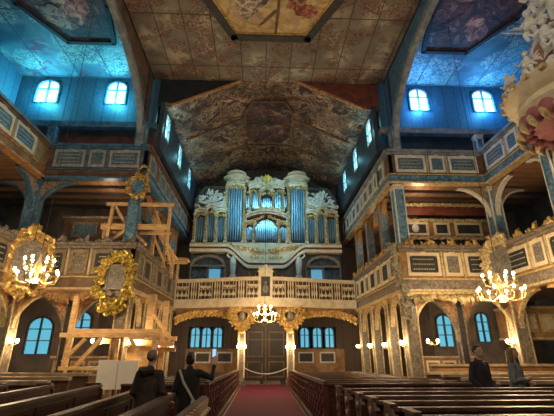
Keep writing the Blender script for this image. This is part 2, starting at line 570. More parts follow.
struct(MB().box(-8.3, 8.7, 24.0, 24.2, 2.95, 13.3).box(-8.3, 8.7, 24.0, 24.2, 0, 1.75)
       .box(-8.3, -4.35, 24, 24.2, 1.75, 2.95).box(-2.3, 2.15, 24, 24.2, 1.75, 2.95).box(4.4, 8.7, 24, 24.2, 1.75, 2.95).build('wall_back', WALLBROWN), 'brown boarded end wall behind the organ')

# nave ceiling: flat middle, sloping sides
prof = [(-4.7, 11.95), (-4.25, 11.9), (-1.35, HC - 0.02), (1.35, HC - 0.02), (4.25, 11.9), (4.7, 11.95)]
m = MB()
m.strip([(CX + a, b) for a, b in prof], [(CX + a, b + 0.12) for a, b in prof], 14.66, 24.1)
struct(m.build('ceiling', CEILNAVE), 'dark painted canted ceiling of the nave')
# spandrels facing the crossing
for s, nm in SIDES:
    m = MB()
    poly = [(CX + s * 1.35, HC - 0.0), (CX + s * 4.25, 11.92), (CX + s * 5.25, 11.92), (CX + s * 5.25, HC)]
    m.slab(poly, 14.68, 14.8)
    struct(m.build('trim_2', REDBROWN if s > 0 else BLACK), 'dark triangular board between crossing and nave ceiling, %s' % nm)
    m = MB()
    m.beam((CX + s * 1.3, 14.62, HC - 0.02), (CX + s * 4.4, 14.62, 11.84), 0.1, 0.1)
    struct(m.build('trim_3', BRACKET), 'thin brown moulding along the %s slope edge' % nm)
    # arched tie timber between crossing and arm
    pts = [(13.86, 9.4), (13.8, 10.1), (13.5, 10.8), (12.55, 11.6), (11.3, 12.1), (9.6, 12.35), (8.0, 12.4), (6.4, 12.35), (4.6, 12.1), (3.4, 11.6), (2.5, 10.8), (2.2, 9.4)]
    m = MB()
    m.M = Matrix.Translation((X(s, 5.32), 0, 0)) @ Matrix.Rotation(R(90), 4, 'Z')
    inner = pts
    outer = [(14.1, 9.4), (14.05, 10.15), (13.75, 10.95), (12.75, 11.8), (11.4, 12.33), (9.6, 12.6), (8.0, 12.65), (6.4, 12.6), (4.5, 12.33), (3.1, 11.8), (2.2, 10.95), (1.95, 9.4)]
    m.strip(inner, outer, -0.11, 0.11)
    struct(m.build('trim_4', STONEBLUE), 'curved blue grey timber arch on the %s side of the crossing' % nm)
    m = MB()
    m.M = Matrix.Translation((X(s, 5.35), 0, 0)) @ Matrix.Rotation(R(90), 4, 'Z')
    top = [(x, HC) for x, z in outer]
    o2 = [(x, z) for x, z in outer]
    m.strip(o2[1:-1], top[1:-1], -0.06, 0.06)
    m.box(13.9, 14.62, -0.06, 0.06, 9.4, HC)
    struct(m.build('trim_5', BROWN if s < 0 else BLUEBAND), 'dark boards above the %s timber arch' % nm)

# nave tie beams and ceiling mouldings
for y, nm in ((17.6, 'nearest'), (20.4, 'second')):
    m = MB()
    for (a, b), (c, d) in zip(prof[1:-2], prof[2:-1]):
        m.beam((CX + a, y, b - 0.05), (CX + c, y, d - 0.05), 0.10, 0.08)
    struct(m.build('trim_6', BROWN), '%s thin rib across the dark nave ceiling' % nm)
t = tag(MB().slab([(CX + x, z) for x, z in ((-1, 0), (1, 0), (1, .1), (-1, .1))], 0, 1).build('ceiling_panel', DARKPAINT), 'dark octagonal painting in the nave ceiling', 'painting')
t.data.clear_geometry()
mm_ = MB()
oc = [(-1.2, 16.0), (1.2, 16.0), (1.9, 16.9), (1.9, 19.1), (1.2, 20.0), (-1.2, 20.0), (-1.9, 19.1), (-1.9, 16.9)]
oc = [(x * 0.66, y) for x, y in oc]
mm_.add([(CX + x, y, HC - 0.14) for x, y in oc] + [(CX + x, y, HC - 0.05) for x, y in oc], [tuple(range(8))] + [(i, 8 + i, 8 + (i + 1) % 8, (i + 1) % 8) for i in range(8)])
t.data.from_pydata(mm_.v, [], mm_.f)
t.data.materials.append(DARKPAINT)


def oct_frame(parent, pts, z, w, mat, h=0.1):
    m = MB()
    n = len(pts)
    for i in range(n):
        p, q = pts[i], pts[(i + 1) % n]
        d = Vector((q[0] - p[0], q[1] - p[1], 0)).normalized() * (w * 0.35)
        m.beam((p[0] - d.x, p[1] - d.y, z), (q[0] + d.x, q[1] + d.y, z), w, h)
    return m.build('frame', mat, parent, smooth=False)


oct_frame(t, [(CX + x, y) for x, y in oc], HC - 0.12, 0.08, BROWN)

# big octagonal painting over the crossing
t = thing('ceiling_painting', 'large golden octagonal ceiling painting in dark frame over the crossing', 'painting')
op = [(-1.45, 11.85), (1.45, 11.85), (2.75, 9.2), (2.75, 5.6), (1.45, 3.2), (-1.45, 3.2), (-2.75, 5.6), (-2.75, 9.2)]
op = [(CX + x, y) for x, y in op]
m = MB()
m.add([(x, y, HC - 0.06) for x, y in op] + [(x, y, HC - 0.01) for x, y in op], [tuple(range(8))] + [(i, 8 + i, 8 + (i + 1) % 8, (i + 1) % 8) for i in range(8)])
m.build('canvas', OCTPAINT, t, False)
oct_frame(t, op, HC - 0.1, 0.3, IRON, 0.16)
oct_frame(t, [(CX + (x - CX) * 0.93, 7.5 + (y - 7.5) * 0.965) for x, y in op], HC - 0.11, 0.06, GOLD, 0.05)
# painted figures: low relief patches of paint
def blotch(parent, name, cx, cy, rx, ry, mat, z=HC - 0.075, seed=1, ang=0):
    pts = []
    for k in range(18):
        a = 2 * PI * k / 18
        r = 1 + 0.45 * noise.noise(Vector((math.cos(a) * 1.4 + seed * 3.1, math.sin(a) * 1.4, seed)))
        x, y = rx * r * math.cos(a), ry * r * math.sin(a)
        pts.append((cx + x * math.cos(ang) - y * math.sin(ang), cy + x * math.sin(ang) + y * math.cos(ang), z))
    m = MB()
    m.add(pts + [(p[0], p[1], p[2] + 0.012) for p in pts], [tuple(range(18))] + [(i, 18 + i, 18 + (i + 1) % 18, (i + 1) % 18) for i in range(18)])
    return m.build(name, mat, parent, False)


ROBEGREY = contoured('painted_grey_robe', [(0.38, (0.16, 0.13, 0.10)), (0.47, (0.48, 0.45, 0.40)), (0.53, (0.70, 0.66, 0.56)), (0.58, (0.30, 0.24, 0.18))], 2.6, 1.2)
ROBERED = contoured('painted_red_robe', [(0.38, (0.14, 0.03, 0.03)), (0.47, (0.34, 0.08, 0.06)), (0.53, (0.55, 0.22, 0.15)), (0.60, (0.50, 0.36, 0.20))], 3.0, 1.2)
CLOUDP = contoured('painted_cloud', [(0.38, (0.10, 0.05, 0.03)), (0.47, (0.42, 0.28, 0.16)), (0.53, (0.60, 0.48, 0.30)), (0.60, (0.20, 0.10, 0.06))], 2.2, 1.2)
for k, (bx, by, ra, rb, mt, an) in enumerate(((-0.75, 10.6, .5, .35, ROBEGREY, .6), (-0.35, 10.2, .45, .3, ROBEGREY, -.4), (-0.45, 11.0, .15, .22, SKIN, 0), (-1.0, 10.95, .25, .1, SKIN, .8),
        (1.45, 10.6, .4, .32, ROBERED, .3), (1.1, 10.25, .4, .3, ROBERED, -.6), (1.1, 11.0, .15, .2, SKIN, 0), (1.75, 10.9, .25, .09, SKIN, -.6), (0.42, 10.8, .07, .95, BROWN, .05), (0.1, 10.9, .07, .55, BROWN, .7),
        (-0.4, 8.2, 1.2, .9, ROBEGREY, .2), (1.2, 7.6, .8, 1.1, ROBERED, 0), (-1.3, 6.6, .8, .7, CLOUDP, 0))):
    blotch(t, 'painted_figure', bx, by, ra, rb, mt, HC - 0.072 - 0.002 * k, 2 + k, an)
for s, nm in SIDES:
    t = thing('ceiling_painting', 'dark octagonal ceiling painting of clouds and figures in the %s arm' % nm, 'painting')
    ap = [(6.3, 12.4), (8.1, 12.4), (9.1, 10.6), (9.1, 6.2), (8.1, 4.4), (6.3, 4.4), (5.9, 6.2), (5.9, 10.6)]
    ap = [(X(s, x), y) for x, y in ap]
    m = MB()
    f0 = tuple(range(8))
    m.add([(x, y, HC - 0.06) for x, y in ap] + [(x, y, HC - 0.01) for x, y in ap], [f0] + [(i, 8 + i, 8 + (i + 1) % 8, (i + 1) % 8) for i in range(8)])
    m.build('canvas', DARKPAINT, t, False)
    oct_frame(t, ap, HC - 0.08, 0.16, BLACK, 0.12)
    for k, (bx, by, ra, rb, mt, an) in enumerate(((7.2, 10.9, .8, .45, ROBERED, -.8), (7.9, 11.2, .7, .4, CLOUDP, .9), (7.7, 10.0, .9, .5, CLOUDP, .3), (6.8, 9.6, .5, .4, ROBERED, 0), (7.5, 8.4, 1.0, .8, CLOUDP, 0))):
        blotch(t, 'painted_figure', X(s, bx), by, ra, rb, mt if s < 0 else (ROBERED if k % 2 else DARKPAINT), HC - 0.072 - 0.002 * k, 12 + k + s, an)



# ------------------------------------------------------------------ windows
def arched(w, h, seg=10):
    r = w / 2
    pts = [(-r, 0), (r, 0)]
    for k in range(seg + 1):
        a = PI * k / seg
        pts.append((r * math.cos(a), h - r * 0.8 + r * 0.8 * math.sin(a)))
    return pts


WN = [0]


def window(x, y, z, w, h, rz, glass, frame, label, lit=None, bars=2, depth=0.06):
    WN[0] += 1
    o = bpy.data.objects.new('window_%d' % WN[0], None)
    COL.objects.link(o)
    o.location = (x, y, z)
    o.rotation_euler = (0, 0, rz)
    struct(o, label)
    MB().slab(arched(w, h), 0.03, 0.05).build('pane', glass, o, False)
    m = MB()
    outer = arched(w + 0.1, h + 0.05)
    m.strip(outer, arched(w - 0.02, h - 0.01), -depth, 0.05, True)
    m.box(-0.03, 0.03, -depth, 0.04, 0, h)
    for k in range(bars):
        zz = h * (0.62 if bars == 1 else 0.36 + 0.32 * k)
        m.box(-w / 2, w / 2, -depth * 0.8, 0.04, zz - 0.018, zz + 0.018)
    m.build('window_frame', frame, o, False)
    return o


for s, nm, glass, colr in ((-1, 'left', WINCYAN, (0.08, 0.72, 1.0)), (1, 'right', WINBLUE, (0.07, 0.42, 1.0))):
    for h_, pos in ((6.87, 'inner'), (9.9, 'outer')):
        window(X(s, h_), 14.66, 11.9, 0.82 if h_ < 8 else 0.95, 1.16, 0, glass, BLUEBAND, 'glowing blue %s window high in the %s arm wall' % (pos, nm), bars=1)
        lamp('window_halo', 'POINT', (X(s, h_), 14.38, 12.1), 150, colr, 0.2)  # added lamp in front of the window, casts a halo on the wall
    for xx, zz, w, hh, pos in (((-7.72, 2.2, 0.75, 0.97, 'inner'), (-9.4, 1.5, 1.0, 1.45, 'outer')) if s < 0 else ((8.02, 1.8, 0.66, 1.3, 'inner'), (9.75, 2.0, 0.52, 1.2, 'outer'))):
        window(xx, 17.42, zz, w, hh, 0, WINAISLE, IRON, 'arched blue %s window in the %s aisle wall' % (pos, nm), bars=2)
window(11.65, 17.42, 3.0, 0.3, 0.6, 0, WINAISLE, IRON, 'tiny arched window at the far right of the aisle', bars=1)
for i, x in enumerate((-3.93, -3.28, -2.62, 2.52, 3.27, 4.0)):
    window(x, 24.0, 1.8, 0.5, 1.1, 0, WINAISLE, IRON, '%s arched blue window under the organ gallery, %s of the dark doorway' % (('far left', 'middle', 'inner', 'inner', 'middle', 'far right')[i], 'left' if i < 3 else 'right'), bars=1)
    for_lit = None


# ------------------------------------------------------------------ galleries
def gallery(label, loc, rz, L, z0, z1, st):
    """balustrade front running along local x, looking to local -y"""
    t = thing('gallery_front', label, 'gallery', loc, rz)
    H = z1 - z0
    MB().box(0, L, 0, 0.16, z0, z1).build('board', st['board'], t, False)
    m = MB().box(-0.05, L + 0.05, -0.14, 0.24, z1 - 0.05, z1 + 0.06).box(-0.02, L + 0.02, -0.09, 0.05, z1 - 0.15, z1 - 0.06)
    m.build('top_rail', st['rail'], t, False)
    m = MB().box(-0.04, L + 0.04, -0.12, 0.2, z0 - 0.06, z0 + 0.02).box(0, L, -0.06, 0.02, z0 + 0.24 * H, z0 + 0.24 * H + 0.05)
    m.build('lower_moulding', st['mould'], t, False)
    MB().box(0, L, -0.03, 0.02, z0 + 0.02, z0 + 0.22 * H).build('frieze', st['band'], t, False)
    # cartouches
    za, zb = z0 + 0.34 * H, z0 + 0.86 * H
    x = 0.28
    pat = st['pattern']
    k = 0
    while True:
        w = pat[k % len(pat)]
        if x + w > L - 0.2:
            break
        ff = MB()
        c = 0.09
        pts_o = [(x, za - .02), (x + w, za - .02), (x + w, zb + .02), (x, zb + .02)]
        q = 0.1
        pts_i = [(x + q, za + q), (x + w - q, za + q), (x + w - q, zb - q), (x + q, zb - q)]
        ff.strip(pts_o, pts_i, -0.05, 0.0, True)
        ff.box(x + w / 2 - 0.1, x + w / 2 + 0.1, -0.06, 0, zb - .02, zb + 0.06)
        fr = ff.build('cartouche_frame', st['frame'], t, False)
        wide = w > 0.8
        poly = [(x + q, za + q + c), (x + q + c, za + q), (x + w - q - c, za + q), (x + w - q, za + q + c), (x + w - q, zb - q - c), (x + w - q - c, zb - q), (x + q + c, zb - q), (x + q, zb - q - c)]
        MB().slab(poly, -0.025, 0.0).build('inscription_field' if wide else 'emblem_painting', st['field'] if wide else st['pic'], fr, False)
        if wide and st.get('text', True):
            tm = MB()
            rows = 3
            for r_ in range(rows):
                zz = za + q + (zb - za - 2 * q) * (r_ + 0.7) / (rows + 0.4)
                xx = x + q + 0.12
                while xx < x + w - q - 0.14:
                    l = random.uniform(0.03, 0.09)
                    tm.box(xx, min(xx + l, x + w - q - 0.1), -0.033, -0.025, zz - 0.018, zz + 0.018)
                    xx += l + random.uniform(0.018, 0.03)
            tm.build('lettering', LETTER, fr, False)['kind'] = 'stuff'
        # pilaster strip between
        x += w
        if x + 0.16 < L - 0.1:
            MB().box(x + 0.04, x + 0.12, -0.035, 0, z0 + 0.3 * H, z1 - 0.14).build('pilaster_strip', st['mould'], t, False)
        x += 0.16
        k += 1
    if st.get('crest'):
        m = MB()
        xx = 0.1
        i = 0
        while xx < L - 0.05:
            hgt = 0.12 + 0.05 * math.sin(i * 1.3) + (0.1 if i % 5 == 2 else 0)
            m.scroll(xx, z1 + 0.05 + hgt * 0.6, hgt * 0.62, R(200 if i % 2 else -20), 1 if i % 2 else -1, 0.0, 0.3, 1.0)
            m.leaf(xx, z1 + 0.05, hgt * 1.5, R(90 + random.uniform(-35, 35)), -0.02)
            xx += 0.17
            i += 1
        m.build('carved_crest', st['crest'], t)
    return t


ST_UP_L = dict(board=mottled('plum_brown_panel', (0.07, 0.05, 0.06), (0.18, 0.12, 0.11), 3, 0.5), rail=BLUEBAND, mould=BLUEBAND, band=BROWN, frame=mottled('faded_frame', (0.25, 0.26, 0.24), (0.44, 0.42, 0.36), 6, 0.5), field=BLUEFIELD, pic=BLUEFIELD, pattern=[1.35, 0.75, 1.35, 0.1])
ST_UP_L['pattern'] = [1.2, 0.65, 1.2]
ST_UP_R = dict(board=BROWN, rail=STONEBLUE, mould=PALEGOLD, band=BLUEMARBLE, frame=WHITE, field=BLUEFIELD, pic=BLUEFIELD, pattern=[1.25, 0.65, 1.2])
ST_LO_L = dict(board=mottled('umber_panel', (0.10, 0.07, 0.04), (0.20, 0.14, 0.08), 3, 0.5), rail=GREYMARBLE, mould=PALEWOOD, band=BROWN, frame=mottled('umber_frame', (0.18, 0.14, 0.08), (0.30, 0.23, 0.14), 6, 0.5), field=FIELD, pic=PICTURE, pattern=[1.2, 0.65, 1.2], crest=GREYMARBLE)
ST_LO_R = dict(board=OCHRE, rail=GREYMARBLE, mould=PALEGOLD, band=GREYMARBLE, frame=CREAM, field=FIELD, pic=PICTURE, pattern=[1.25, 0.65, 1.2], crest=GOLD)
ST_UP_SL = dict(ST_UP_L, board=OCHRE, frame=CREAM, band=OCHRE, mould=BRACKET, rail=BROWN, field=BLUEFIELD)
ST_UP_SR = dict(ST_UP_R)
ST_NV_L = dict(ST_UP_L, pattern=[0.75], board=BROWN, rail=BROWN, band=BLUEMARBLE)
ST_NV_R = dict(ST_UP_R, pattern=[0.8, 0.8, 0.5], text=False)

for s, nm in SIDES:
    face_u = ST_UP_L if s < 0 else ST_UP_R
    face_l = ST_LO_L if s < 0 else ST_LO_R
    side_u = ST_UP_SL if s < 0 else ST_UP_SR
    nave_u = ST_NV_L if s < 0 else ST_NV_R
    nave_l = dict(face_l, pattern=[0.72, 0.9], text=False)
    x0 = X(s, A) if s < 0 else X(s, N)
    L = A - N
    gallery('upper gallery front facing the camera in the %s arm' % nm, (x0, YC, 0), 0, L, UZ0, UZ1, face_u)
    gallery('lower gallery front facing the camera in the %s arm' % nm, (x0, YC, 0), 0, L, LZ0, LZ1, face_l)
    if s > 0:
        gallery('upper side gallery front running toward the camera on the right', (X(s, A), YC, 0), R(-90), 9.5, UZ0, UZ1, side_u)
        gallery('lower side gallery front running toward the camera on the right', (X(s, A), YC, 0), R(-90), 9.5, LZ0, LZ1, face_l)
        gallery('upper nave gallery front receding to the organ on the right', (X(s, N), 23.5, 0), R(-90), 9.5, UZ0, UZ1, nave_u)
        gallery('lower nave gallery front receding to the organ balcony on the right', (X(s, N), 21.2, 0), R(-90), 7.2, LZ0, LZ1, nave_l)
    else:
        gallery('upper side gallery front running toward the camera on the left', (X(s, A), YC - 9.5, 0), R(90), 9.5, UZ0, UZ1, side_u)
        gallery('lower side gallery front running toward the camera on the left', (X(s, A), YC - 9.5, 0), R(90), 9.5, LZ0, LZ1, face_l)
        gallery('upper nave gallery front receding to the organ on the left', (X(s, N), YC, 0), R(90), 9.5, UZ0, UZ1, nave_u)
        gallery('lower nave gallery front receding to the organ balcony on the left', (X(s, N), YC, 0), R(90), 7.2, LZ0, LZ1, nave_l)
    # floors of the galleries (decks)
    for z, zz, dn in ((LZ0, 0.02, 'lower'), (UZ0, 0.02, 'upper')):
        xa, xb = sorted((X(s, N + 0.05), X(s, 12.2)))
        xc, xd = sorted((X(s, A + 0.05), X(s, 12.2)))
        xe, xf = sorted((X(s, N + 0.05), X(s, 8.3)))
        struct(MB().box(xa, xb, YC + 0.17, 17.4, z + 0.02, z + 0.2).build('floor', PLANKS), '%s boarded gallery deck of the %s arm' % (dn, nm))
        struct(MB().box(xc, xd, 4.4, YC + 0.16, z + 0.02, z + 0.2).build('floor', PLANKSY), '%s boarded side gallery deck on the %s' % (dn, nm))
        struct(MB().box(xe, xf, 17.42, 24.0, z + 0.02, z + 0.2).build('floor', PLANKS), '%s boarded nave gallery deck on the %s' % (dn, nm))
    # joists under the upper deck
    for i in range(4):
        y = YC + 0.8 + i * 0.75
        xa, xb = sorted((X(s, N + 0.2), X(s, 12.0)))
        struct(MB().box(xa, xb, y, y + 0.09, UZ0 - 0.1, UZ0 + 0.02).build('trim_7', IRON), 'dark joist under the upper %s gallery' % nm)
    # roof over galleries
    xa, xb = sorted((X(s, 11.4), X(s, 12.4)))
    struct(MB().box(xa, xb, 0, 17.6, 10.5, 10.65).build('ceiling', NIGHT), 'dark lean-to ceiling at the edge of the %s arm' % nm)
    xa, xb = sorted((X(s, 4.84), X(s, 12.4)))
    struct(MB().box(xa, xb, 15.45, 24.1, 10.9, 11.05).build('ceiling', NIGHT), 'dark lean-to ceiling over the %s aisle' % nm)


# ------------------------------------------------------------------ columns
def column(label, x, y, z0, z1, w, shaft, edge, arms=(), armmat=BRACKET, ah=1.15, al=1.0, rz=0, base=True, group=None):
    t = thing('column', label, 'column', (x, y, z0), rz, group)
    H = z1 - z0
    h = w / 2
    MB().box(-h, h, -h, h, 0, H).build('shaft', shaft, t, False)
    m = MB()
    e = 0.035
    for sx in (-1, 1):
        for sy in (-1, 1):
            cx, cy = sx * h, sy * h
            m.box(cx - e / 2 - 0.006, cx + e / 2 + 0.006, cy - e / 2 - 0.006, cy + e / 2 + 0.006, 0.25 if base else 0.02, H - 0.2)
    m.build('edge_moulding', edge, t, False)
    m = MB()
    m.box(-h - 0.05, h + 0.05, -h - 0.05, h + 0.05, H - 0.10, H - 0.01).box(-h - 0.025, h + 0.025, -h - 0.025, h + 0.025, H - 0.2, H - 0.1)
    m.build('capital', edge, t, False)
    if base:
        m = MB()
        m.box(-h - 0.07, h + 0.07, -h - 0.07, h + 0.07, 0, 0.22).box(-h - 0.04, h + 0.04, -h - 0.04, h + 0.04, 0.22, 0.3)
        m.build('base', shaft, t, False)
    for d in arms:
        # curved knee brace in the x,z plane turned by d
        n = 10
        arc = []
        for k in range(n + 1):
            a = PI / 2 * k / n
            arc.append((h + al * (1 - math.cos(a)), H - ah + ah * 0.93 * math.sin(a)))
        top = [(h - 0.01, H - ah - 0.02)] + [(h - 0.01 + 0, H - 0.02)] * 0
        m = MB()
        m.M = Matrix.Rotation(d, 4, 'Z')
        outer = []
        for k in range(n + 1):
            t_ = k / n
            if t_ < 0.5:
                outer.append((h, H - ah + ah * 2 * t_ * 0.98))
            else:
                outer.append((h + al * 2 * (t_ - 0.5), H - 0.015))
        m.strip(outer, arc, -0.07, 0.07)
        b = m.build('arched_bracket', armmat, t, False)
        m = MB()
        m.M = Matrix.Rotation(d, 4, 'Z')
        arc2 = [(a_ - 0.045, z_ + 0.04) for a_, z_ in arc]
        m.strip([(a_ + 0.015, z_ - 0.015) for a_, z_ in arc], arc2, -0.09, 0.09)
        m.build('arch_edge', edge, b, False)
    return t


for s, nm in SIDES:
    sh_l = GREYMARBLE
    ed_l = PALEGOLD
    bm = BRACKET
    dirx_out, dirx_in = (0, PI) if s > 0 else (PI, 0)   # outward along arm / towards nave
    # lower tier
    column('tall grey marbled column at the %s crossing corner under the lower gallery' % nm, X(s, N + 0.22), YC + 0.22, 0, LZ0 - .06, 0.42, sh_l, ed_l, (dirx_out, PI / 2), bm, 1.25, 1.25)
    column('grey marbled column at the outer corner of the %s arm under the lower gallery' % nm, X(s, A + 0.22), YC + 0.22, 0, LZ0 - .06, 0.46, sh_l, ed_l, (dirx_in, -PI / 2), bm, 1.25, 1.25)
    column('slim column midway along the %s arm under the lower gallery' % nm, X(s, (N + A) / 2 + 0.25), YC + 0.6, 0, LZ0 + .0, 0.26, IRON, GREYMARBLE, (0, PI), bm, 1.75, 1.45)
    for i, y in enumerate((10.9, 7.6)):
        column('grey marbled column under the %s side gallery, %s' % (nm, ('next to the corner', 'nearest the camera')[i]), X(s, A + 0.22), y, 0, LZ0 - .06, 0.42, sh_l, ed_l, (PI / 2, -PI / 2), bm, 1.2, 1.1)
        column('blue marbled post between the %s side galleries, %s' % (nm, ('next to the corner', 'nearest the camera')[i]), X(s, A + 0.3), y, LZ1 + .07, UZ0 - .06, 0.36, BLUEMARBLE, WHITE if s > 0 else BLUEBAND, (PI / 2, -PI / 2), DIMBRACKET, 0.8, 0.8, base=False)
    for i, y in enumerate((16.3, 18.6, 20.9)):
        column('grey column in the %s nave arcade, %s from the crossing' % (nm, ('first', 'second', 'third')[i]), X(s, N + 0.22), y, 0, LZ0 - .06, 0.34, sh_l, ed_l, (PI / 2, -PI / 2), bm, 1.1, 1.0)
        column('blue post between the %s nave galleries, %s from the crossing' % (nm, ('first', 'second', 'third')[i]), X(s, N + 0.3), y, LZ1 + .07, UZ0 - .06, 0.3, BLUEMARBLE, OCHRE, (PI / 2, -PI / 2), OCHRE, 0.6, 0.6, base=False)
    # upper tier
    pe = WHITE if s > 0 else BLUEBAND
    column('blue marbled column at the %s crossing corner between the galleries' % nm, X(s, N + 0.32), YC + 0.26, LZ1 + .07, UZ0 - .06, 0.38, BLUEMARBLE, pe, (), base=False)
    column('blue marbled column at the outer corner of the %s arm between the galleries' % nm, X(s, A + 0.3), YC + 0.3, LZ1 + .07, UZ0 - .06, 0.42, BLUEMARBLE, pe, (dirx_in, dirx_out, -PI / 2), DIMBRACKET, 1.25, 1.2, base=False)
    column('short blue post rising above the upper gallery corner in the %s arm' % nm, X(s, A + 0.2), YC + 0.3, UZ1 + .07, 10.4, 0.26, BLUEMARBLE, pe, (), base=False)
    column('blue grey post above the upper gallery at the %s crossing corner' % nm, X(s, N + 0.36), YC - 0.02, UZ1 + .07, 10.5, 0.34, STONEBLUE, BLUEBAND, (), base=False)


# ------------------------------------------------------------------ ornament frames
def wreath(name, label, x, y, z, rz, w, h, mat, inner, tilt=0, group=None, cat='ornament', dense=1.0, square=False):
    """oval carved wreath in the local x,z plane centred on the origin, front to -y"""
    t = thing(name, label, cat, (x, y, z), rz)
    t.rotation_euler = (tilt, 0, rz)
    m = MB()
    n = int(44 * dense)
    for k in range(n):
        a = 2 * PI * k / n + random.uniform(-0.08, 0.08)
        q = 0.80 + 0.17 * math.cos(7 * a + 0.7) * (1 if k % 2 else 0.5) * 0.5 + random.uniform(-0.06, 0.08)
        px, pz = w / 2 * q * math.cos(a), h / 2 * (q + 0.04) * math.sin(a)
        r = min(w, h) * 0.075 * random.uniform(0.7, 1.35)
        m.scroll(px, pz, r, random.uniform(0, 6.28), 1 if k % 2 else -1, -0.03 - random.uniform(0, 0.05), 0.36, 1.1, 0.6)
        a2 = a + PI / n
        q2 = random.uniform(0.62, 0.74) if not square else random.uniform(0.60, 1.12)
        m.scroll(w / 2 * q2 * math.cos(a2), h / 2 * (q2 + 0.05) * math.sin(a2), r * (0.8 if not square else 1.1), random.uniform(0, 6.28), -1 if k % 2 else 1, -0.02, 0.34, 1.1, 0.6)
        if k % 2:
            m.leaf(px, pz, r * 1.7, a + random.uniform(-1.3, 1.3), -0.02, 0.45)
    for k in range(7):
        m.leaf(random.uniform(-0.06, 0.06) * w, h * 0.45, h * 0.11, R(90 + (k - 3) * 22), -0.04, 0.4)
    m.ball((0, -0.06, h * 0.47), w * 0.06)
    m.ball((0, -0.06, -h * 0.46), w * 0.07)
    m.build('carved_wreath', mat, t)
    ov = [(w * 0.34 * math.cos(2 * PI * k / 24), h * 0.36 * math.sin(2 * PI * k / 24)) for k in range(24)]
    if square:
        ov = [(-w * 0.22, -h * 0.14), (w * 0.22, -h * 0.14), (w * 0.22, h * 0.26), (-w * 0.22, h * 0.26)]
    if inner:
        MB().slab(ov, -0.01, 0.03).build('painting', inner, t, False)
    if square:
        m = MB()
        m.strip([(a * 1.12, b * 1.12) for a, b in ov], [(a * 0.95, b * 0.95) for a, b in ov], -0.05, 0, True)
        m.build('picture_frame', GREYMARBLE, t, False)
        for cx_, cz_ in ((-w * 0.3, 0.1 * h), (w * 0.3, 0.1 * h), (-w * 0.1, -h * 0.22), (w * 0.1, -h * 0.22), (-w * 0.14, -h * 0.34), (w * 0.14, -h * 0.34)):
            b = MB().ball((cx_, -0.05, cz_), (w * 0.085, 0.03, w * 0.085), 12, 8)
            b.build('medallion', GREYMARBLE, t)
    else:
        m = MB()
        m.strip([(a * 1.06, b * 1.06) for a, b in ov], [(a * 0.95, b * 0.95) for a, b in ov], -0.04, 0, True)
        m.build('inner_ring', mat, t, False)
    return t


wreath('wreath_frame', 'big oval gilded wreath on the left arm corner behind the chandelier', X(-1, A - 0.45), YC - 0.45, 4.55, R(35), 1.75, 2.5, GOLD, GREYMARBLE, dense=1.3)
wreath('epitaph_frame', 'bright gold carved epitaph with dark picture on the left crossing corner', -5.2, YC - 0.18, 3.95, 0, 1.35, 2.0, mottled('bright_gilding', (0.22, 0.13, 0.015), (0.80, 0.60, 0.12), 11, 0.35, 0.45, bmp=0.3), PICTURE, dense=1.4, square=True)
wreath('wreath_frame', 'small gold wreath hanging at the upper left crossing corner', -4.85, YC - 0.2, 7.55, 0, 0.95, 1.0, GOLD, BLUEMARBLE, dense=0.8)
wreath('wreath_frame', 'pale gilded wreath on the right arm corner behind the chandelier', X(1, A - 0.25), YC - 0.4, 4.6, R(-20), 1.6, 2.2, PALEGOLD, PICTURE, dense=1.2)
wreath('crest_ornament', 'small gold finial above the wreath at the upper left corner', -4.72, YC - 0.2, 8.2, 0, 0.5, 0.55, GOLD, None, dense=0.5)
# long garland on the right crossing corner
t = thing('carved_garland', 'long hanging carved garland at the right crossing corner', 'ornament', (5.0, YC - 0.17, 4.3))
m = MB()
for k in range(34):
    z = 1.0 - k * 0.085
    x = -0.25 + 0.016 * k + random.uniform(-0.1, 0.1)
    m.scroll(x, z, random.uniform(0.08, 0.13), random.uniform(0, 6), 1 if k % 2 else -1, -0.02, 0.3, 1.0, 0.4)
    m.leaf(x, z, 0.24, random.uniform(0, 6.3), -0.03)
m.build('carving', mottled('grey_green_gilt', (0.20, 0.19, 0.14), (0.46, 0.40, 0.26), 9, 0.5, 0.2), t)

# carved valances under the lower galleries in the arms
for s, nm in SIDES:
    t = thing('carved_valance', 'scrolled valance under the lower gallery of the %s arm' % nm, 'ornament', (X(s, N + 0.4) if s > 0 else X(s, A - 0.1), YC + 0.02, LZ0 - 0.18))
    m = MB()
    L = A - N - 0.6
    n = 30
    for k in range(n):
        x = L * k / (n - 1)
        dip = 0.1 + 0.22 * abs(math.cos(PI * k / (n - 1) * 2))
        m.scroll(x, -dip * 0.4, 0.11, random.uniform(0, 6), 1 if k % 2 else -1, 0, 0.3, 1.0, 0.4)
        m.leaf(x, 0.0, dip * 1.2, R(-90 + random.uniform(-50, 50)), -0.01)
    m.box(0, L, -0.02, 0.04, 0.05, 0.12)
    m.build('carving', PALEGOLD if s > 0 else OCHRE, t)


# ------------------------------------------------------------------ organ gallery
OX = 0.17
def balc_y(x):
    t_ = (x - OX) / 4.95
    return 21.0 - 1.0 * (0.5 + 0.5 * math.cos(PI * min(1, abs(t_))))


t = thing('organ_balcony', 'curved cream organ balcony with carved openwork balustrade', 'balcony', (OX, 21, 0))
def ribbon(m, ya, yb, z0, z1, x0=-4.85, x1=4.85, n=30):
    vs_, fs_ = [], []
    for k in range(n + 1):
        x = x0 + (x1 - x0) * k / n
        y = balc_y(x + OX) - 21
        vs_ += [(x, y + ya, z0), (x, y + yb, z0), (x, y + yb, z1), (x, y + ya, z1)]
    for k in range(n):
        a = 4 * k
        for i in range(4):
            j = (i + 1) % 4
            fs_.append((a + i, a + 4 + i, a + 4 + j, a + j))
    fs_.append((0, 1, 2, 3))
    fs_.append((4 * n + 3, 4 * n + 2, 4 * n + 1, 4 * n))
    m.add(vs_, fs_)
    return m


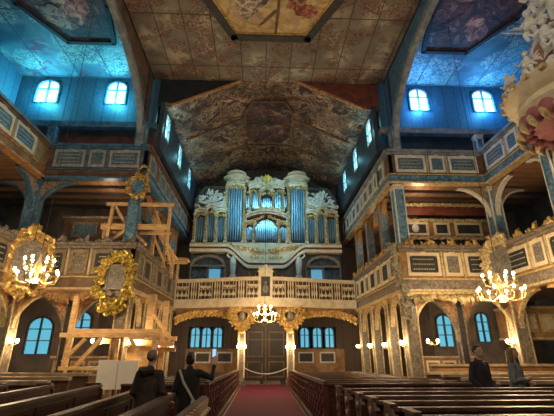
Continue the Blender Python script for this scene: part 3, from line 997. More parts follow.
ribbon(MB(), -0.14, 0.2, 5.05, 5.22).build('hand_rail', CREAM, t)
m = ribbon(MB(), -0.1, 0.2, 4.02, 4.16)
m.build('lower_rail', CREAM, t)
m = ribbon(MB(), -0.16, 0.3, 3.72, 4.02)
m.build('fascia', CREAM, t)
ribbon(MB(), 0.1, 0.16, 4.16, 5.05).build('backing_board', mottled('deep_brown_backing', (0.05, 0.03, 0.02), (0.10, 0.06, 0.035), 3, 0.6), t)
ribbon(MB(), 0.0, 3.4, 3.6, 3.74).build('deck', PLANKS, t)
cnt = 0
for k in range(-7, 8):
    if k == 0:
        continue
    x = k * 0.64
    if abs(x) > 4.75:
        continue
    y = balc_y(x + OX) - 21
    if k % 2 == 0:
        for d in (-0.12, 0, 0.12):
            m = MB()
            m.lathe([(0.04, 0), (0.02, 0.1), (0.055, 0.3), (0.02, 0.5), (0.045, 0.7), (0.03, 0.89)], (x + d, y, 4.16), 6)
            m.build('baluster', CREAM, t)
    else:
        m = MB()
        for i in (-1, 0, 1):
            for q in (0, 1):
                for hd_ in (-1, 1):
                    m.scroll(x + i * 0.22 + hd_ * 0.05, 4.40 + q * 0.38, 0.11, R(90 if hd_ > 0 else 90) + q * PI, hd_, y + 0.03, 0.2, 0.9, 0.2)
            m.tube([(x + i * 0.22, y, 4.16), (x + i * 0.22, y, 5.05)], 0.014, 5)
        m.box(x - 0.37, x - 0.33, y - 0.03, y + 0.08, 4.16, 5.05).box(x + 0.33, x + 0.37, y - 0.03, y + 0.08, 4.16, 5.05)
        m.build('openwork_panel', CREAM, t)
# portrait in the middle
t = thing('portrait_panel', 'dark portrait in tall cream frame at the middle of the organ balcony', 'painting', (OX - .03, 19.8, 3.95))
MB().box(-0.36, 0.36, -0.04, 0.12, 0.05, 1.55).build('frame', CREAM, t, False)
MB().box(-0.23, 0.23, -0.06, -0.03, 0.25, 1.25).build('canvas', FIELD, t, False)
m = MB().ball((0, -0.062, 0.92), (0.07, 0.012, 0.09), 10, 8)
m.ball((0, -0.06, 0.62), (0.14, 0.012, 0.2), 10, 8)
m.build('painted_figure', GREYMARBLE, t)
m = MB()
m.slab([(-0.42, 1.5), (0.42, 1.5), (0.3, 1.62), (0.14, 1.68), (0.0, 1.86), (-0.14, 1.68), (-0.3, 1.62)], -0.06, 0.1)
m.scroll(-0.28, 1.66, 0.1, 0, 1, -0.04).scroll(0.28, 1.66, 0.1, PI, -1, -0.04).ball((0, -0.05, 1.8), 0.09)
m.build('pediment', CREAM, t)

# carved gilded arch valances under the balcony, one per bay, and gilded capital clusters
for s, nm in SIDES:
    t = thing('carved_valance', 'gilded carved arch valance under the balcony, %s bay' % nm, 'ornament', (CX, 20.9, 0))
    m = MB()
    n = 46
    xa, xb = 1.35, 4.7
    for k in range(n):
        u = k / (n - 1)
        x = s * (xa + (xb - xa) * u)
        arch = 3.0 + 0.42 * math.sin(PI * u) ** 0.7
        for q in range(2):
            z = arch + q * 0.16
            m.scroll(x, z, 0.1, random.uniform(0, 6), 1 if (k + q) % 2 else -1, 0, 0.32, 1.1, 0.4)
        m.leaf(x, arch, 0.16, R(-90 + random.uniform(-40, 40)), 0)
    m.build('carving', GOLD, t)
    m = MB()
    top = [(s * (xa - .1 + (xb + .1 - xa) * u / 12), 3.68) for u in range(13)]
    low = [(s * (xa - .1 + (xb + .1 - xa) * u / 12), 3.12 + 0.42 * math.sin(PI * u / 12) ** 0.7) for u in range(13)]
    m.strip(top, low, 0.04, 0.1)
    m.build('backing_board', BROWN, t, False)
    # post under balcony
    px = -1.02 if s < 0 else 1.42
    c = thing('balcony_post', 'cream edged post carrying the balcony, %s of the doorway' % nm, 'column', (px, 20.55, 0))
    MB().box(-0.15, 0.15, -0.15, 0.15, 0, 3.66).build('shaft', GREYMARBLE, c, False)
    m = MB()
    for a in (-1, 1):
        m.box(a * 0.15 - 0.035, a * 0.15 + 0.035, -0.19, -0.13, 0.05, 2.7)
    m.build('edge_moulding', CREAM, c, False)
    MB().box(-0.24, 0.24, -0.24, 0.24, 0, 0.22).box(-0.2, 0.2, -0.2, 0.2, 0.22, 0.4).build('base', GREYMARBLE, c, False)
    g = thing('gilded_cartouche', 'large gilded carved cartouche on the post %s of the doorway' % nm, 'ornament', (px + s * -0.0, 20.2, 3.25))
    m = MB()
    for k in range(46):
        a = 2 * PI * k / 23
        rr = 0.55 if k < 23 else 0.34
        wz = 1.0 + 0.25 * math.sin(a)
        x, z = rr * 1.1 * math.cos(a) * wz, rr * 1.05 * math.sin(a)
        m.scroll(x, z, 0.12, a, 1 if k % 2 else -1, 0, 0.33, 1.1, 0.4)
        m.leaf(x, z, 0.2, a + random.uniform(-.6, .6), -0.02)
    for k in range(5):
        m.leaf(0, -0.5, 0.35, R(-90 + (k - 2) * 16), 0, 0.3)
    m.build('carving', GOLD, g)
    m = MB().ball((0, -0.06, 0.02), (0.17, 0.06, 0.24), 12, 8)
    m.build('medallion', GREYMARBLE, g)

# dark doorway under the balcony
dw = struct(MB().box(-0.95, 1.35, 21.9, 22.0, 0, 3.58).build('door_1', mottled('dark_doors', (0.012, 0.008, 0.006), (0.03, 0.02, 0.015), 3, 0.5)), 'dark double door under the organ balcony')
m = MB()
m.box(0.17, 0.23, 21.86, 21.9, 0.1, 2.9)
for (a, b) in ((-0.8, 0.05), (0.35, 1.2)):
    for (c_, d_) in ((0.3, 1.1), (1.3, 2.6)):
        m.strip([(a, c_), (b, c_), (b, d_), (a, d_)], [(a + .07, c_ + .07), (b - .07, c_ + .07), (b - .07, d_ - .07), (a + .07, d_ - .07)], 21.86, 21.9, True)
m.box(-0.95, 1.35, 21.84, 21.9, 2.15, 2.2)
m.build('door_moulding', BROWN, dw, False)
# wainscot and panels under balcony windows
for s, nm in SIDES:
    xa, xb = sorted((X(s, 1.5), X(s, 4.6)))
    struct(MB().box(xa, xb, 23.8, 23.95, 0, 1.72).build('baseboard_%s' % nm, OCHRE), 'ochre wainscot under the windows, %s' % nm)
    for i in range(2):
        xx = X(s, 2.35 + i * 1.25)
        t = tag(MB().strip([(xx - .45, .95), (xx + .45, .95), (xx + .45, 1.55), (xx - .45, 1.55)], [(xx - .37, 1.03), (xx + .37, 1.03), (xx + .37, 1.47), (xx - .37, 1.47)], 23.7, 23.8, True).build('framed_panel', WHITE, None, False), 'white framed panel under the far windows, %s side, %s' % (nm, ('next to the doorway', 'near the aisle')[i]), 'panel')
        MB().box(xx - .37, xx + .37, 23.76, 23.79, 1.03, 1.47).build('panel_field', FIELD, t, False)

# ------------------------------------------------------------------ organ
OY = 22.3
t = thing('organ', 'large baroque organ with blue lit pipes and cream gold carved case', 'organ', (OX, OY, 0))
organ = t


def cornice(x0, x1, z, h, mat, bow=0.0, y0=-0.25, y1=0.25, n=14, name='cornice', edge=True, wave=0):
    """moulded cornice whose line rises by bow at the middle"""
    m = MB()
    lo, hi, lo2, hi2 = [], [], [], []
    for k in range(n + 1):
        u = k / n
        x = x0 + (x1 - x0) * u
        zz = z + bow * math.sin(PI * u) + wave * math.sin(2 * PI * u)
        lo.append((x, zz))
        hi.append((x, zz + h * 0.6))
        lo2.append((x, zz + h * 0.6))
        hi2.append((x, zz + h))
    m.strip(hi, lo, y0, y1)
    m.strip(hi2, lo2, y0 - 0.09, y1)
    return m.build(name, mat, organ, False)


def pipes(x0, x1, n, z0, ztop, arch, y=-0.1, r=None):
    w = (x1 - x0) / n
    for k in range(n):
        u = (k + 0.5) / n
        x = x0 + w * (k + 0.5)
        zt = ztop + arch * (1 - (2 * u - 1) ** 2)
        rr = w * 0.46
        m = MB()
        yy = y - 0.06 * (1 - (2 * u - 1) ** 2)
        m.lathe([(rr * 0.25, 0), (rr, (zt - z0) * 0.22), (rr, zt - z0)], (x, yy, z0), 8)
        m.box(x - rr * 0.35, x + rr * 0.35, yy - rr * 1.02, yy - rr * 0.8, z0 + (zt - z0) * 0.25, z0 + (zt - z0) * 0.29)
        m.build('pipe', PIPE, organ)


# backing case
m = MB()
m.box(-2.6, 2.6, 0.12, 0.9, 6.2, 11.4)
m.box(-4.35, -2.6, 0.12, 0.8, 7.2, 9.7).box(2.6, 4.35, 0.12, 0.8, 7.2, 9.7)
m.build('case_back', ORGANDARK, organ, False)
# posts between fields
for x, za, zb, w in [(-4.3, 7.6, 9.4, .16), (-3.62, 7.6, 9.5, .14), (-3.02, 7.6, 9.5, .14), (-2.42, 7.6, 11.2, .14), (-1.38, 7.6, 11.2, .16), (-1.0, 9.3, 11.0, .12), (-0.42, 7.6, 11.0, .12), (-1.25, 7.6, 9.4, .1),
                     (4.3, 7.6, 9.4, .16), (3.62, 7.6, 9.5, .14), (3.02, 7.6, 9.5, .14), (2.42, 7.6, 11.2, .14), (1.38, 7.6, 11.2, .16), (1.0, 9.3, 11.0, .12), (0.42, 9.3, 11.0, .12), (1.25, 7.6, 9.4, .1), (-0.75, 7.6, 9.0, .08), (0.75, 7.6, 9.0, .08)]:
    if x == -0.42:
        za = 9.3
    m = MB().box(x - w / 2, x + w / 2, -0.22, 0.14, za, zb)
    m.box(x - w / 2 - .04, x + w / 2 + .04, -0.27, 0.14, zb - .12, zb).box(x - w / 2 - .04, x + w / 2 + .04, -0.27, 0.14, za, za + .12)
    zz = za + 0.3
    while zz < zb - 0.2:
        m.scroll(x, zz, w * 0.55, random.uniform(0, 6), 1, -0.24, 0.3, 1.0, 0.3)
        zz += 0.2
    m.build('case_post', ORGANCASE, organ)
# pipe fields
pipes(-4.2, -3.68, 4, 7.7, 9.1, 0.1)
pipes(-3.55, -3.09, 4, 7.7, 9.3, 0.2)
pipes(-2.95, -2.5, 4, 7.7, 9.1, 0.1)
pipes(4.2, 3.68, 4, 7.7, 9.1, 0.1)
pipes(3.09, 3.55, 4, 7.7, 9.3, 0.2)
pipes(2.5, 2.95, 4, 7.7, 9.1, 0.1)
pipes(-2.33, -1.48, 6, 7.75, 11.0, 0.12, -0.28)
pipes(1.48, 2.33, 6, 7.75, 11.0, 0.12, -0.28)
pipes(-1.28, -1.05, 2, 9.75, 10.6, 0.05)
pipes(1.05, 1.28, 2, 9.75, 10.6, 0.05)
pipes(-0.93, -0.49, 4, 9.7, 10.9, 0.05)
pipes(0.49, 0.93, 4, 9.7, 10.9, 0.05)
pipes(-0.36, 0.36, 6, 9.6, 10.25, 0.25)
pipes(-0.68, 0.68, 11, 7.7, 8.55, 0.5)
pipes(-1.2, -0.8, 4, 7.7, 8.5, 0.1)
pipes(0.8, 1.2, 4, 7.7, 8.5, 0.1)
# crowns
for s in (-1, 1):
    cornice(s * 1.9 - 0.55, s * 1.9 + 0.55, 11.15, 0.25, ORGANCASE, 0.06, -0.45, 0.3)
    m = MB()
    prof_ = [(0.62, 11.35), (0.50, 11.5), (0.46, 11.62), (0.58, 11.74), (0.80, 11.82), (0.84, 11.92), (0.70, 11.98), (0.62, 12.06)]
    vs_, fs_ = [], []
    for hw, z_ in prof_:
        for q in range(9):
            u_ = q / 8
            vs_.append((s * 1.9 - hw + 2 * hw * u_, -0.12 - hw * 0.55 * math.sin(PI * u_) ** 0.6, z_ + 0.07 * math.cos((u_ - .5) * 2 * PI) * (hw - 0.4)))
        vs_ += [(s * 1.9 + hw, 0.3, z_), (s * 1.9 - hw, 0.3, z_)]
    for a_ in range(len(prof_) - 1):
        for q in range(11):
            b_ = (q + 1) % 11
            fs_.append((a_ * 11 + q, a_ * 11 + b_, a_ * 11 + 11 + b_, a_ * 11 + 11 + q))
    fs_.append(tuple(range(11)))
    fs_.append(tuple((len(prof_) - 1) * 11 + q for q in range(10, -1, -1)))
    m.add(vs_, fs_)
    m.build('tower_entablature', CREAM, organ, False)
    m = MB()
    m.lathe([(0.55, 0), (0.62, 0.08), (0.5, 0.14), (0.3, 0.26), (0.12, 0.3)], (s * 1.9, -0.1, 12.05), 12)
    m.build('tower_cap', CREAM, organ)
    # wings
    cornice(s * 3.95 - 0.4, s * 3.95 + 0.4, 9.4, 0.22, ORGANCASE, 0.12)
    cornice(s * 3.32 - 0.34, s * 3.32 + 0.34, 9.62, 0.22, ORGANCASE, 0.18)
    cornice(s * 2.72 - 0.36, s * 2.72 + 0.36, 9.4, 0.22, ORGANCASE, 0.12)
    # pale trophy of leaves over the wing
    m = MB()
    for k in range(60):
        a = random.uniform(0, PI)
        rr = random.uniform(0.1, 0.85)
        x = s * 3.35 + rr * 0.85 * math.cos(a)
        z = 9.95 + rr * 1.15 * math.sin(a)
        m.leaf(x, z, random.uniform(0.2, 0.34), a + random.uniform(-0.7, 0.7), -0.1, 0.36)
        if k % 3 == 0:
            m.scroll(x, z, 0.12, a, 1 if k % 2 else -1, -0.12, 0.3)
    m.box(s * 3.35 - 0.05, s * 3.35 + 0.05, -0.12, -0.04, 9.7, 10.4)
    m.build('leaf_trophy', STATUE, organ)
    m = MB()
    for k in range(60):
        x = s * random.uniform(2.38, 2.75)
        z = random.uniform(9.6, 11.5)
        if abs(x) > 2.38 + (11.5 - z) * 0.25:
            x = s * 2.45
        m.scroll(x, z, 0.12, random.uniform(0, 6), 1, -0.1, 0.3)
    for k in range(14):
        m.scroll(s * (2.5 + k * 0.14), 9.8 + 0.15 * math.sin(k * 1.1), 0.12, random.uniform(0, 6), 1 if k % 2 else -1, -0.2, 0.3)
    m.build('side_carving', ORGANCASE, organ)
    cornice(s * 0.72 - 0.4, s * 0.72 + 0.4, 11.05, 0.22, ORGANCASE, 0.15, wave=0.05 * s)
    m = MB()
    # putto under the case: atlas figure
    m.tube([(s * 1.9, -0.25, 5.75), (s * 1.9, -0.3, 6.1), (s * 1.9, -0.32, 6.5), (s * 1.9, -0.3, 6.75)], [0.13, 0.17, 0.2, 0.1], 8)
    m.ball((s * 1.9, -0.34, 6.9), (0.1, 0.11, 0.13))
    m.tube([(s * 1.9 - 0.16, -0.3, 6.65), (s * 1.9 - 0.34, -0.34, 6.8), (s * 1.9 - 0.26, -0.34, 7.12)], [0.07, 0.06, 0.045], 6)
    m.tube([(s * 1.9 + 0.16, -0.3, 6.65), (s * 1.9 + 0.34, -0.34, 6.8), (s * 1.9 + 0.26, -0.34, 7.12)], [0.07, 0.06, 0.045], 6)
    m.lathe([(0.22, 0), (0.15, 0.15), (0.2, 0.3), (0.16, 0.42)], (s * 1.9, -0.2, 5.3), 8)
    m.build('atlas_figure', STATUE, organ)
cornice(-0.42, 0.42, 10.75, 0.22, ORGANCASE, 0.3)
cornice(-1.25, 1.25, 9.15, 0.26, ORGANCASE, 0.28)
cornice(-1.3, -0.6, 8.75, 0.18, ORGANCASE, 0.05)
cornice(0.6, 1.3, 8.75, 0.18, ORGANCASE, 0.05)
cornice(-1.2, 1.2, 9.05, 0.09, MAROON, 0.28, -0.27, name='maroon_moulding')
# gilded trim over the case
def gilt(pts, r, step, th=0.34, mat=GOLD, y=-0.3, name='gilded_carving'):
    m = MB()
    k = 0
    for (xa, za), (xb, zb) in zip(pts[:-1], pts[1:]):
        L = math.hypot(xb - xa, zb - za)
        n = max(1, int(L / step))
        for i in range(n):
            u = (i + 0.5) / n
            m.scroll(xa + (xb - xa) * u, za + (zb - za) * u, r * random.uniform(0.8, 1.25), random.uniform(0, 6.28), 1 if k % 2 else -1, y, th, 1.1, 0.4)
            k += 1
    m.build(name, mat, organ)


for s in (-1, 1):
    for xx, za, zb in ((2.42, 7.7, 11.1), (1.38, 7.7, 11.1), (3.02, 7.7, 9.4), (3.62, 7.7, 9.4), (4.3, 7.7, 9.3), (1.0, 9.7, 10.9), (0.42, 9.8, 10.9)):
        gilt([(s * xx, za), (s * xx, zb)], 0.055, 0.13)
    gilt([(s * 1.25, 11.05), (s * 1.9, 11.12), (s * 2.55, 11.05)], 0.09, 0.12, y=-0.4)
    gilt([(s * 1.3, 11.45), (s * 2.5, 11.45)], 0.09, 0.16, y=-0.42)
    gilt([(s * 2.35, 9.15), (s * 2.7, 9.3), (s * 3.0, 9.2), (s * 3.3, 9.55), (s * 3.6, 9.3), (s * 4.0, 9.35), (s * 4.3, 9.1)], 0.08, 0.11)
    gilt([(s * 0.1, 9.25), (s * 0.7, 9.0), (s * 1.3, 8.7)], 0.09, 0.13)
    gilt([(s * 0.05, 10.75), (s * 0.45, 10.6), (s * 0.75, 10.95), (s * 1.2, 10.75)], 0.08, 0.12)
    gilt([(s * 2.4, 7.55), (s * 4.4, 7.55)], 0.06, 0.14)
    gilt([(s * 0.1, 7.1), (s * 0.7, 7.15), (s * 1.4, 7.3), (s * 2.2, 7.5)], 0.1, 0.2)
    gilt([(s * 0.1, 6.7), (s * 1.0, 6.75)], 0.08, 0.2)
    gilt([(s * 0.75, 7.6), (s * 0.75, 8.5), (s * 0.4, 8.85), (s * 0.0, 9.0)], 0.06, 0.12)

# crowning ornament and sunburst
m = MB()
for k in range(90):
    x = random.uniform(-1.3, 1.3)
    z = 11.25 + random.uniform(0, 0.75) * (1 - abs(x) * 0.45)
    m.scroll(x, z, random.uniform(0.09, 0.14), random.uniform(0, 6), 1 if k % 2 else -1, -0.15, 0.3)
    m.leaf(x, z, 0.2, random.uniform(0.3, 2.8), -0.15)
m.build('crowning_carving', ORGANCASE, organ)
m = MB()
for k in range(40):
    x = random.uniform(-1.3, 1.3)
    m.scroll(x, 9.5 + 0.25 * math.cos(x * 1.2) + random.uniform(-0.06, 0.08), 0.09, random.uniform(0, 6), 1 if k % 2 else -1, -0.3, 0.3)
m.build('crowning_carving', ORGANCASE, organ)
m = MB()
for k in range(16):
    m.leaf(0, 11.75, 0.34 if k % 2 else 0.26, 2 * PI * k / 16, -0.28, 0.2)
m.ball((0, -0.32, 11.75), (0.17, 0.06, 0.17), 12, 8)
m.build('sunburst_medallion', mottled('sun_gold', (0.85, 0.55, 0.08), (1.0, 0.8, 0.2), 6, 0.35, 0.3), organ)
# base: wavy cornice of the organ
m = MB()
base = []
for k in range(61):
    x = -4.45 + 8.9 * k / 60
    ax = abs(x)
    if ax > 2.5:
        z = 7.3
    elif ax > 1.0:
        u = (2.5 - ax) / 1.5
        z = 7.3 + 0.12 * math.sin(u * PI) - 0.95 * (u * u * (3 - 2 * u))
    else:
        z = 6.35
    base.append((x, z))
for a, b, y, mt, nm in ((0.0, 0.16, -0.5, CREAM, 'wavy_cornice'), (-0.12, 0.0, -0.4, MAROON, 'maroon_moulding'), (-0.3, -0.12, -0.45, CREAM, 'wavy_cornice')):
    m = MB()
    m.strip([(x, z + b) for x, z in base], [(x, z + a) for x, z in base], y, 0.3)
    m.build(nm, mt, organ, False)
m = MB()
m.strip([(x, 7.62) for x, z in base], [(x, z + 0.15) for x, z in base], -0.2, 0.3)
m.build('case_base', CREAM, organ, False)
# lower case below the cornice: centre panel, side arches
m = MB()
m.strip([(x, z - 0.25) for x, z in base[14:47]], [(x, 5.0) for x, z in base[14:47]], -0.05, 0.6)
m.build('lower_case', mottled('dark_umber_case', (0.05, 0.035, 0.03), (0.13, 0.09, 0.07), 4, 0.5), organ, False)
m = MB()
for k in range(8):
    m.scroll((k - 3.5) * 0.12, 5.95, 0.1, random.uniform(0, 6), 1 if k % 2 else -1, -0.1, 0.3)
m.build('gilt_swag', GOLD, organ)
for s in (-1, 1):
    m = MB()
    for q, w in ((0.6, 0.9), (0.95, 0.55)):
        m.beam((s * q, -0.08, 5.2), (s * q, -0.08, 6.0), 0.06, 0.06)
    m.beam((s * 1.35, -0.1, 6.35), (s * 0.5, -0.1, 5.9), 0.08, 0.08)
    m.build('panel_moulding', GREYMARBLE, organ, False)
    # lunette and blue window in wing base
    m = MB()
    n = 14
    outer = [(s * 3.35 + 1.0 * math.cos(PI * k / n), 6.25 + 0.62 * math.sin(PI * k / n)) for k in range(n + 1)]
    inner = [(s * 3.35 + 0.82 * math.cos(PI * k / n), 6.25 + 0.46 * math.sin(PI * k / n)) for k in range(n + 1)]
    m.strip(outer, inner, -0.3, 0.1)
    m.box(s * 3.35 - 1.02, s * 3.35 + 1.02, -0.3, 0.1, 6.15, 6.26)
    for q in (-1.0, 0, 1.0):
        m.box(s * 3.35 + q - 0.05, s * 3.35 + q + 0.05, -0.2, 0.1, 5.0, 6.2)
    m.build('lunette_arch', GREYMARBLE, organ, False)
    MB().box(s * 3.35 - 1.1, s * 3.35 + 1.1, 0.2, 0.6, 5.0, 7.1).build('lower_wing', BLUEBAND, organ, False)
    MB().box(s * 3.05 - 0.38, s * 3.05 + 0.38, 0.14, 0.2, 5.3, 6.1).build('blue_lit_window', glow('blue_backlight_%d' % s, (0.12, 0.42, 0.62), 0.5), organ, False)
    # pale rounded backdrop behind each wing
    m = MB()
    po = [(s * 2.4, 9.5), (s * 4.6, 9.5), (s * 4.6, 10.9), (s * 4.05, 11.75), (s * 2.7, 11.8), (s * 2.4, 11.5)]
    m.slab(po, 1.2, 1.3)
    m.strip([(a, b) for a, b in po[1:5]], [(s * 3.4 + (a - s * 3.4) * 0.88, 9.5 + (b - 9.5) * 0.9) for a, b in po[1:5]], 1.05, 1.2)
    m.build('back_screen', mottled('grey_green_screen_%d' % s, (0.10, 0.13, 0.12), (0.20, 0.24, 0.21), 3, 0.6), organ, False)


# ------------------------------------------------------------------ chandeliers
def chandelier(label, x, y, z, r, tiers, top, power):
    t = thing('chandelier', label, 'chandelier', (x, y, z))
    m = MB()
    m.lathe([(0.02, -0.42), (0.09, -0.36), (0.13, -0.24), (0.05, -0.12), (0.04, 0.1), (0.1, 0.25), (0.04, 0.4), (0.02, 0.62)], (0, 0, 0), 10)
    m.build('body', BRASS, t)
    MB().tube([(0, 0, 0.6), (0, 0, top - z)], 0.009, 5).build('chain', IRON, t)
    for n, rr, zz in tiers:
        for k in range(n):
            a = 2 * PI * (k + 0.5 * (zz > 0)) / n
            ca, sa = math.cos(a), math.sin(a)
            m = MB()
            m.tube([(0.04 * ca, 0.04 * sa, zz - 0.05), (rr * 0.45 * ca, rr * 0.45 * sa, zz - 0.2), (rr * 0.9 * ca, rr * 0.9 * sa, zz - 0.15), (rr * ca, rr * sa, zz)], 0.016, 5)
            m.lathe([(0.05, 0), (0.03, -0.03), (0.015, -0.05)], (rr * ca, rr * sa, zz + 0.03), 8)
            arm = m.build('arm', BRASS, t)
            MB().lathe([(0.014, 0), (0.014, 0.08)], (rr * ca, rr * sa, zz + 0.03), 6).build('candle', CREAM, arm)
            MB().ball((rr * ca, rr * sa, zz + 0.15), (0.038, 0.038, 0.052), 8, 6).build('bulb', BULB, arm)
    lamp('chandelier_light', 'POINT', (x, y, z + 0.1), power, WARM, 0.4)
    return t


chandelier('brass chandelier with lit bulbs hanging in front of the right corner wreath', 6.88, 11, 3.16, 0.6, [(8, 0.62, 0.0), (6, 0.4, 0.42)], 13.3, 330)
chandelier('brass chandelier with lit bulbs hanging in front of the left corner wreath', -6.35, 11, 3.62, 0.6, [(8, 0.55, -0.05), (6, 0.36, 0.3)], 13.3, 280)
chandelier('brass chandelier with lit bulbs hanging before the organ balcony', 0.1, 17.0, 3.05, 0.4, [(8, 0.46, -0.1), (6, 0.3, 0.2)], 13.3, 360)


def sconce(label, x, y, z, rz=0, n=2, power=14):
    t = thing('wall_sconce', label, 'lamp', (x, y, z), rz)
    m = MB()
    m.lathe([(0.06, 0), (0.07, 0.03), (0.03, 0.12), (0.0, 0.14)], (0, 0.0, -0.08), 8)
    m.build('backplate', BRASS, t)
    for k in range(n):
        sx = (k - (n - 1) / 2) * 0.36
        m = MB()
        m.tube([(0, 0, -0.03), (sx * 0.5, -0.1, -0.09), (sx, -0.14, -0.03)], 0.014, 5)
        arm = m.build('arm', BRASS, t)
        MB().ball((sx, -0.14, 0.05), (0.055, 0.055, 0.075), 8, 6).build('bulb', BULB, arm)
    wx = x + 0.35 * math.sin(rz)
    wy = y - 0.35 * math.cos(rz)
    lamp('sconce_light', 'POINT', (wx, wy, z + 0.08), power, WARM, 0.06)
    return t


for s, nm in SIDES:
    a = R(-90) if s > 0 else R(90)
    for i, y in enumerate((16.3, 18.6, 20.9)):
        sconce('lit two bulb sconce on the %s arcade column of the %s nave' % (('first', 'second', 'third')[i], nm), X(s, N + 0.0), y, 1.8, a, 2, 24)
    sconce('lit two bulb sconce on the %s crossing corner column' % nm, X(s, N - 0.0), YC + 0.2, 1.85, a, 2, 28)
    sconce('lit two bulb sconce in the %s aisle by the slim column' % nm, X(s, 5.9), YC + 0.45, 1.9, 0, 2, 26)
    px = -1.02 if s < 0 else 1.42
    sconce('lit two bulb sconce on the balcony post %s of the doorway' % nm, px, 20.38, 1.75, 0, 2, 22)
    sconce('lit two bulb sconce on the outer corner column of the %s arm' % nm, X(s, A - .02), YC + 0.25, 1.9, a, 2, 40)

# ------------------------------------------------------------------ loge box in the right arm, choir stalls left
t = thing('upper_loge', 'carved box loge with gilt frames behind the right lower gallery crest', 'loge', (5.9, 16.0, LZ0 + 0.2))
MB().box(-0.05, 5.0, 0, 1.3, 0, 3.1).build('carcass', BLACK, t, False)
MB().box(-0.1, 5.0, -0.06, 0, 2.4, 3.1).build('front_board', OCHRE, t, False)
for i, (a, b) in enumerate(((0.1, 1.35), (1.6, 2.3), (2.55, 3.75))):
    fr = MB().strip([(a, 2.45), (b, 2.45), (b, 3.05), (a, 3.05)], [(a + .1, 2.55), (b - .1, 2.55), (b - .1, 2.95), (a + .1, 2.95)], -0.12, -0.06, True).build('panel_frame', CREAM, t, False)
    MB().box(a + .1, b - .1, -0.09, -0.05, 2.55, 2.95).build('panel_field', FIELD, fr, False)
for z_ in (2.33, 3.14, 3.88):
    m = MB()
    for k in range(36):
        m.scroll(-0.1 + k * 0.14, z_, 0.09, random.uniform(0, 6), 1 if k % 2 else -1, -0.08, 0.3)
    m.build('carved_trim', PALEGOLD, t)
MB().box(-0.1, 5.0, -0.04, 0.1, 3.42, 3.52).box(-0.1, 5.0, -0.04, 0.1, 3.76, 3.86).box(-0.05, 5.0, 0, 0.1, 3.5, 3.78).build('canopy_board', REDBROWN, t, False)
m = MB().ball((0.75, -0.16, 2.75), (0.16, 0.05, 0.2), 12, 8)
m.build('round_painting', WHITE, t)
MB().ball((-0.0, -0.16, 2.8), (0.24, 0.08, 0.3), 12, 8).build('grey_medallion', GREYMARBLE, t)

t = thing('upper_stall', 'dark panelled box stall behind the left lower gallery crest', 'stall', (-8.2, 15.4, LZ0 + 0.2))
MB().box(0, 3.1, 0, 0.8, 0, 2.85).build('carcass', BROWN, t, False)
for i, (a, b, mt) in enumerate(((0.35, 1.35, BLUEFIELD), (1.6, 2.15, BROWN), (2.3, 2.85, BROWN))):
    fr = MB().strip([(a, 2.05), (b, 2.05), (b, 2.7), (a, 2.7)], [(a + .09, 2.15), (b - .09, 2.15), (b - .09, 2.6), (a + .09, 2.6)], -0.06, 0, True).build('panel_frame', GREYMARBLE, t, False)
    MB().box(a + .09, b - .09, -0.02, 0.01, 2.15, 2.6).build('panel_field', mt, fr, False)
MB().box(-0.08, 3.18, -0.1, 0.85, 2.85, 2.95).build('cornice', GREYMARBLE, t, False)

# lower loge at far right
t = thing('lower_loge', 'pale panelled loge box on a post beside the right aisle window', 'loge', (9.75, 14.9, 2.1))
MB().box(-0.1, 2.4, 0, 1.2, 0, 1.05).build('carcass', OCHRE, t, False)
for i in range(3):
    a = 0.1 + i * 0.75
    fr = MB().strip([(a, .2), (a + .6, .2), (a + .6, .85), (a, .85)], [(a + .08, .3), (a + .52, .3), (a + .52, .75), (a + .08, .75)], -0.05, 0, True).build('panel_frame', PALEGOLD, t, False)
    MB().box(a + .08, a + .52, -0.02, 0.01, .3, .75).build('panel_field', CREAM, fr, False)
MB().box(-0.15, 2.45, -0.08, 1.2, 1.05, 1.15).box(-0.15, 2.45, -0.08, 1.2, -0.08, 0.0).build('rail', PALEGOLD, t, False)
MB().box(2.2, 2.34, 0.1, 0.24, -2.1, -0.08).box(0.3, 0.44, 0.9, 1.04, -2.1, -0.08).build('post', GREYMARBLE, t, False)
# low panelled parapets in the aisle of both arms
for s, nm in SIDES:
    xa = X(s, 5.7) if s > 0 else X(s, 8.5)
    t = thing('aisle_parapet', 'low panelled parapet in the %s arm aisle under the windows' % nm, 'parapet', (xa, 16.6, 0))
    MB().box(0, 2.8, 0, 0.1, 0, 1.35).build('board', OCHRE if s > 0 else BROWN, t, False)
    for i in range(4):
        a = 0.1 + i * 0.68
        fr = MB().strip([(a, .7), (a + .55, .7), (a + .55, 1.25), (a, 1.25)], [(a + .07, .78), (a + .48, .78), (a + .48, 1.17), (a + .07, 1.17)], -0.04, 0, True).build('panel_frame', CREAM if s > 0 else PALEWOOD, t, False)
        MB().box(a + .07, a + .48, -0.01, 0.01, .78, 1.17).build('panel_field', PICTURE, fr, False)
    MB().box(-0.04, 2.84, -0.06, 0.14, 1.35, 1.42).build('rail', PALEWOOD, t, False)

